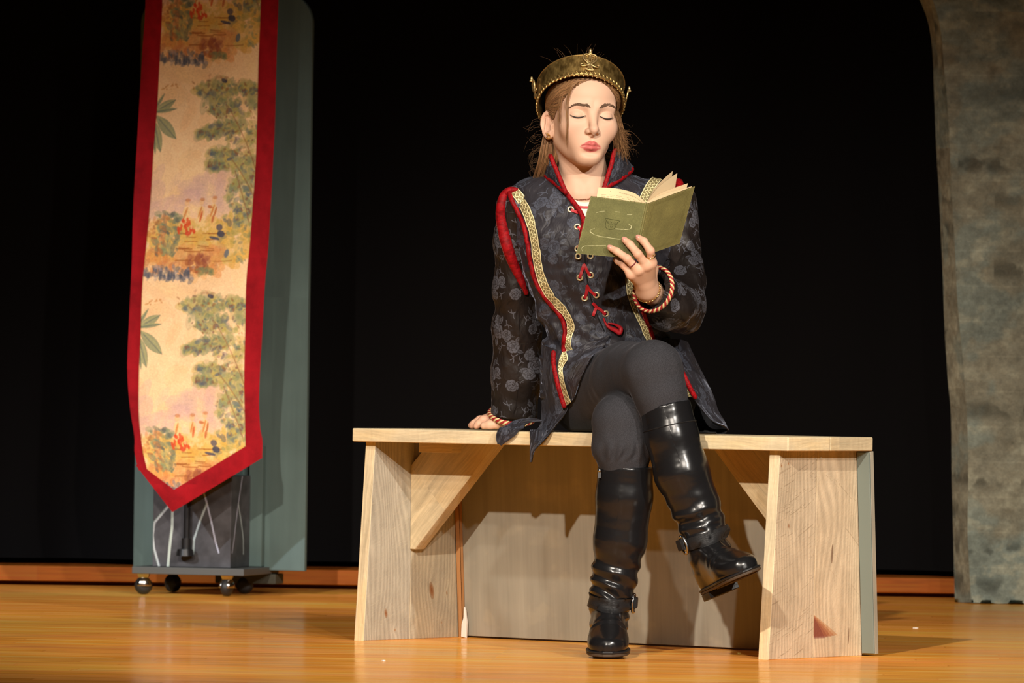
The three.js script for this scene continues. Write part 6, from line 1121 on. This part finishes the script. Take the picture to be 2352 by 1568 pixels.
// ---------------------------------------------------------------- book
{
  const book = thing('open_book', 'small old green cloth book held open in one hand by the girl', 'book');
  const coverTex = (mark) => canvasTexture(640, 680, (c, w, h) => {
    const im = c.createImageData(w, h), d = im.data;
    for (let y = 0; y < h; y++) for (let x = 0; x < w; x++) { const i = (y * w + x) * 4, f = 0.93 + 0.12 * (vnoise(x / 2.2, y / 9, 1) - 0.5) + 0.12 * (vnoise(x / 9, y / 2.2, 2) - 0.5) + 0.22 * (fbm(x / 110, y / 110, 4, 4) - 0.5); d[i] = 112 * f; d[i + 1] = 112 * f; d[i + 2] = 70 * f; d[i + 3] = 255; }
    c.putImageData(im, 0, 0);
    const R = rng(4), edge = (x, y, ww, hh) => { for (let k = 0; k < 160; k++) { c.fillStyle = `rgba(196,184,130,${0.15 + 0.25 * R()})`; c.fillRect(x + R() * ww, y + R() * hh, 3 + 5 * R(), 2 + 4 * R()); } };
    edge(0, 0, w, 7); edge(0, h - 8, w, 8); edge(0, 0, 7, h); edge(w - 8, 0, 8, h);
    const inv = (px, py) => { const s0 = (px - 1345) / 125; let s = s0, t = 0.5; for (let k = 0; k < 8; k++) { t = (py - lerp(450, 467, s)) / lerp(132, 127, s); s = (px - lerp(1357, 1323, t)) / lerp(126, 133, t); } return [s * w, t * h]; };
    if (mark) {
      c.save(); c.translate(...inv(1403, 516)); c.rotate(0.07); c.strokeStyle = 'rgba(52,54,26,0.85)'; c.lineWidth = 6; c.lineJoin = 'round';
      c.beginPath(); c.moveTo(-82, -62); c.lineTo(82, -62); c.quadraticCurveTo(86, -46, 66, -44); c.lineTo(58, 20); c.quadraticCurveTo(50, 54, 0, 60); c.quadraticCurveTo(-50, 54, -58, 20); c.lineTo(-66, -44); c.quadraticCurveTo(-86, -46, -82, -62); c.stroke();
      c.fillStyle = 'rgba(52,54,26,0.85)'; c.font = '46px serif'; c.textAlign = 'center'; c.fillText('R.L.S', 2, 0); c.font = '30px serif'; c.lineWidth = 4; c.beginPath(); c.moveTo(-22, 16); c.lineTo(-14, 36); c.moveTo(-2, 16); c.lineTo(4, 36); c.moveTo(14, 18); c.lineTo(24, 18); c.lineTo(18, 36); c.stroke(); c.restore();
      const chalk = (pts, wd) => { const q = smoothPts(pts, 60).map(([x, y]) => inv(x, y)); for (let k = 0; k < q.length - 1; k++) { c.strokeStyle = `rgba(206,204,160,${0.35 + 0.5 * vnoise(k / 4, 3, 5)})`; c.lineWidth = wd * (0.4 + 0.9 * vnoise(k / 6, 9, 2)); c.beginPath(); c.moveTo(...q[k]); c.lineTo(...q[k + 1]); c.stroke(); } };
      chalk([[1368, 489], [1378, 486], [1389, 485]], 7); chalk([[1413, 486], [1425, 487.5]], 9); chalk([[1440, 493], [1452, 493]], 11);
      chalk([[1444, 515], [1450, 520], [1448, 525], [1438, 527], [1413, 525.5]], 12); chalk([[1366, 524], [1355, 530], [1364, 538], [1380, 543], [1400, 546], [1426, 550]], 9); chalk([[1338, 577], [1336, 570], [1342, 565], [1360, 564], [1392, 563.5]], 7);
    } else { c.strokeStyle = 'rgba(70,64,30,0.35)'; c.lineWidth = 5; c.strokeRect(w * 0.1, h * 0.06, w * 0.8, h * 0.88); c.strokeRect(w * 0.13, h * 0.08, w * 0.74, h * 0.84); }
  });
  const matL = phys({ map: coverTex(true), roughness: 0.75, specularIntensity: 0.35 }), matR = phys({ map: coverTex(false), color: lin(0.92, 0.80, 0.70), roughness: 0.75, specularIntensity: 0.35 }), spineMat = phys({ color: lin(0.17, 0.155, 0.05), roughness: 0.7 });  // right cover: reddish bounce light is put into its tint
  const paper = std({ color: lin(0.74, 0.57, 0.34), roughness: 0.9, side: THREE.DoubleSide }), edgeTex = pixelTexture(64, 256, (x, y, o) => { const f = 0.78 + 0.3 * hash2(3, y, 5); o[0] = 226 * f; o[1] = 198 * f; o[2] = 150 * f; });
  const edgeMat = std({ map: edgeTex, roughness: 0.9 });
  const LT = at(1357, 450, 0.252), LB = at(1323, 582, 0.236), ST = at(1483.5, 466.5, 0.281), SB = at(1456, 594, 0.265), ST2 = at(1490, 467, 0.281), SB2 = at(1463, 593, 0.265), RT = at(1596, 428, 0.236), RB = at(1561, 559, 0.220);
  const quadAt = (a, b, c, d) => (s, t) => a.clone().lerp(b, s).lerp(d.clone().lerp(c, s), t);
  const round = (fn, k) => (s, t) => { const p = fn(s, t); p.z += k * Math.sin(Math.PI * s) * 0.5; return p; };
  part('front_board', sheet(round(quadAt(LT, ST, SB, LB), 0.004), 12, 12, 0.0028, (s, t) => [s, 1 - t]), matL, book, 'green cover with a shield monogram and chalky scratches');
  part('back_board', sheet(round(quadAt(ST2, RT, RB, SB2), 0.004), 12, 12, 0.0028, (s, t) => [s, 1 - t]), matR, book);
  part('spine', sheet((s, t) => { const p = quadAt(ST, ST2, SB2, SB)(s, t); p.z += 0.003 * Math.sin(Math.PI * s); return p; }, 8, 10, 0.0026), spineMat, book);
  // the two halves of the text block lie behind the boards
  const inN = V(0, 0, -1), block = (a, b, c, d, thick) => { const f = quadAt(a, b, c, d), g = sheet((s, t) => f(lerp(0.02, 1, s), lerp(0.012, 0.975, t)).add(V(0, 0, -0.004)), 10, 10, thick, (s, t, p) => [p.x * 20, p.z * 30]); return g; };
  part('page_block', block(LT, ST, SB, LB, 0.009), edgeMat, book); part('page_block', block(ST2, RT, RB, SB2, 0.006), edgeMat, book);
  const textTex = canvasTexture(512, 512, (c, w, h) => { c.fillStyle = 'rgb(224,200,158)'; c.fillRect(0, 0, w, h); c.save(); c.translate(w * 0.62, h * 0.105); c.rotate(Math.PI + 0.02); c.fillStyle = 'rgba(80,60,40,0.75)'; for (const [a, b] of [[-150, 34], [-106, 62], [-36, 22], [-6, 34], [38, 84]]) for (let q = 0; q < b; q += 9) { c.fillRect(a + q, -9, 3, 12); c.fillRect(a + q, (q % 2) * -6 - 2, 6, 3); } c.fillRect(200, -8, 6, 11); c.restore(); const R = rng(6); for (let k = 0; k < 16; k++) { c.fillStyle = 'rgba(90,70,50,0.5)'; for (let x = 40; x < 470; x += 10 + 20 * R()) c.fillRect(x, 105 + k * 24, 6 + 12 * R(), 5); } });
  textTex.wrapS = textTex.wrapT = THREE.ClampToEdgeWrapping;
  // lifted leaf on the left with its running head, and four leaves fanned on the right
  const leafL = bezierNet([[at(1375, 430, 0.222), at(1418, 433, 0.232), at(1460, 445, 0.258), at(1483, 465, 0.276)], [at(1366, 470, 0.226), at(1410, 474, 0.238), at(1455, 482, 0.259), at(1478, 492, 0.272)], [at(1340, 570, 0.218), at(1390, 576, 0.232), at(1435, 585, 0.252), at(1458, 590, 0.262)]]);
  part('leaf', sheet(leafL, 24, 16, 0.0012, (s, t) => [s, 1 - t]), std({ map: textTex, roughness: 0.9 }), book, 'lifted page with a printed running head');
  for (const [x0, y0, x1, y1, z] of [[1545, 393, 1528, 540, 0.190], [1555.5, 397.5, 1537, 545, 0.198], [1580, 421, 1548, 552, 0.212], [1589, 428, 1555, 556, 0.222]]) {
    const k = (x0 - 1484) / 100, fn = bezierNet([[at(1485, 464, 0.277), at(lerp(1485, x0, 0.35), lerp(464, y0, 0.48), lerp(0.277, z, 0.3)), at(lerp(1485, x0, 0.7), lerp(464, y0, 0.78), lerp(0.277, z, 0.65)), at(x0, y0, z)], [at(1472, 530, 0.268), at(lerp(1472, x1, 0.5), 510, lerp(0.27, z, 0.5)), at((x0 + x1) / 2, (y0 + y1) / 2 - 10, z - 0.004)].concat([at((x0 + x1) / 2, (y0 + y1) / 2 - 8, z - 0.005)]).slice(0, 4), [at(1460, 588, 0.262), at(lerp(1460, x1, 0.4), 580, lerp(0.26, z, 0.4)), at(lerp(1460, x1, 0.75), 565, lerp(0.26, z, 0.75)), at(x1, y1, z - 0.006)]]);
    part('leaf', sheet(fn, 20, 12, 0.0008), paper, book);
  }
  rebase(book);
}
rebase(scene.getObjectByName('tapestry_banner')); rebase(scene.getObjectByName('scenery_arch'));
scene.traverse((o) => { if (o.isMesh) { o.castShadow = o.receiveShadow = true; } });
renderer.render(scene, camera);
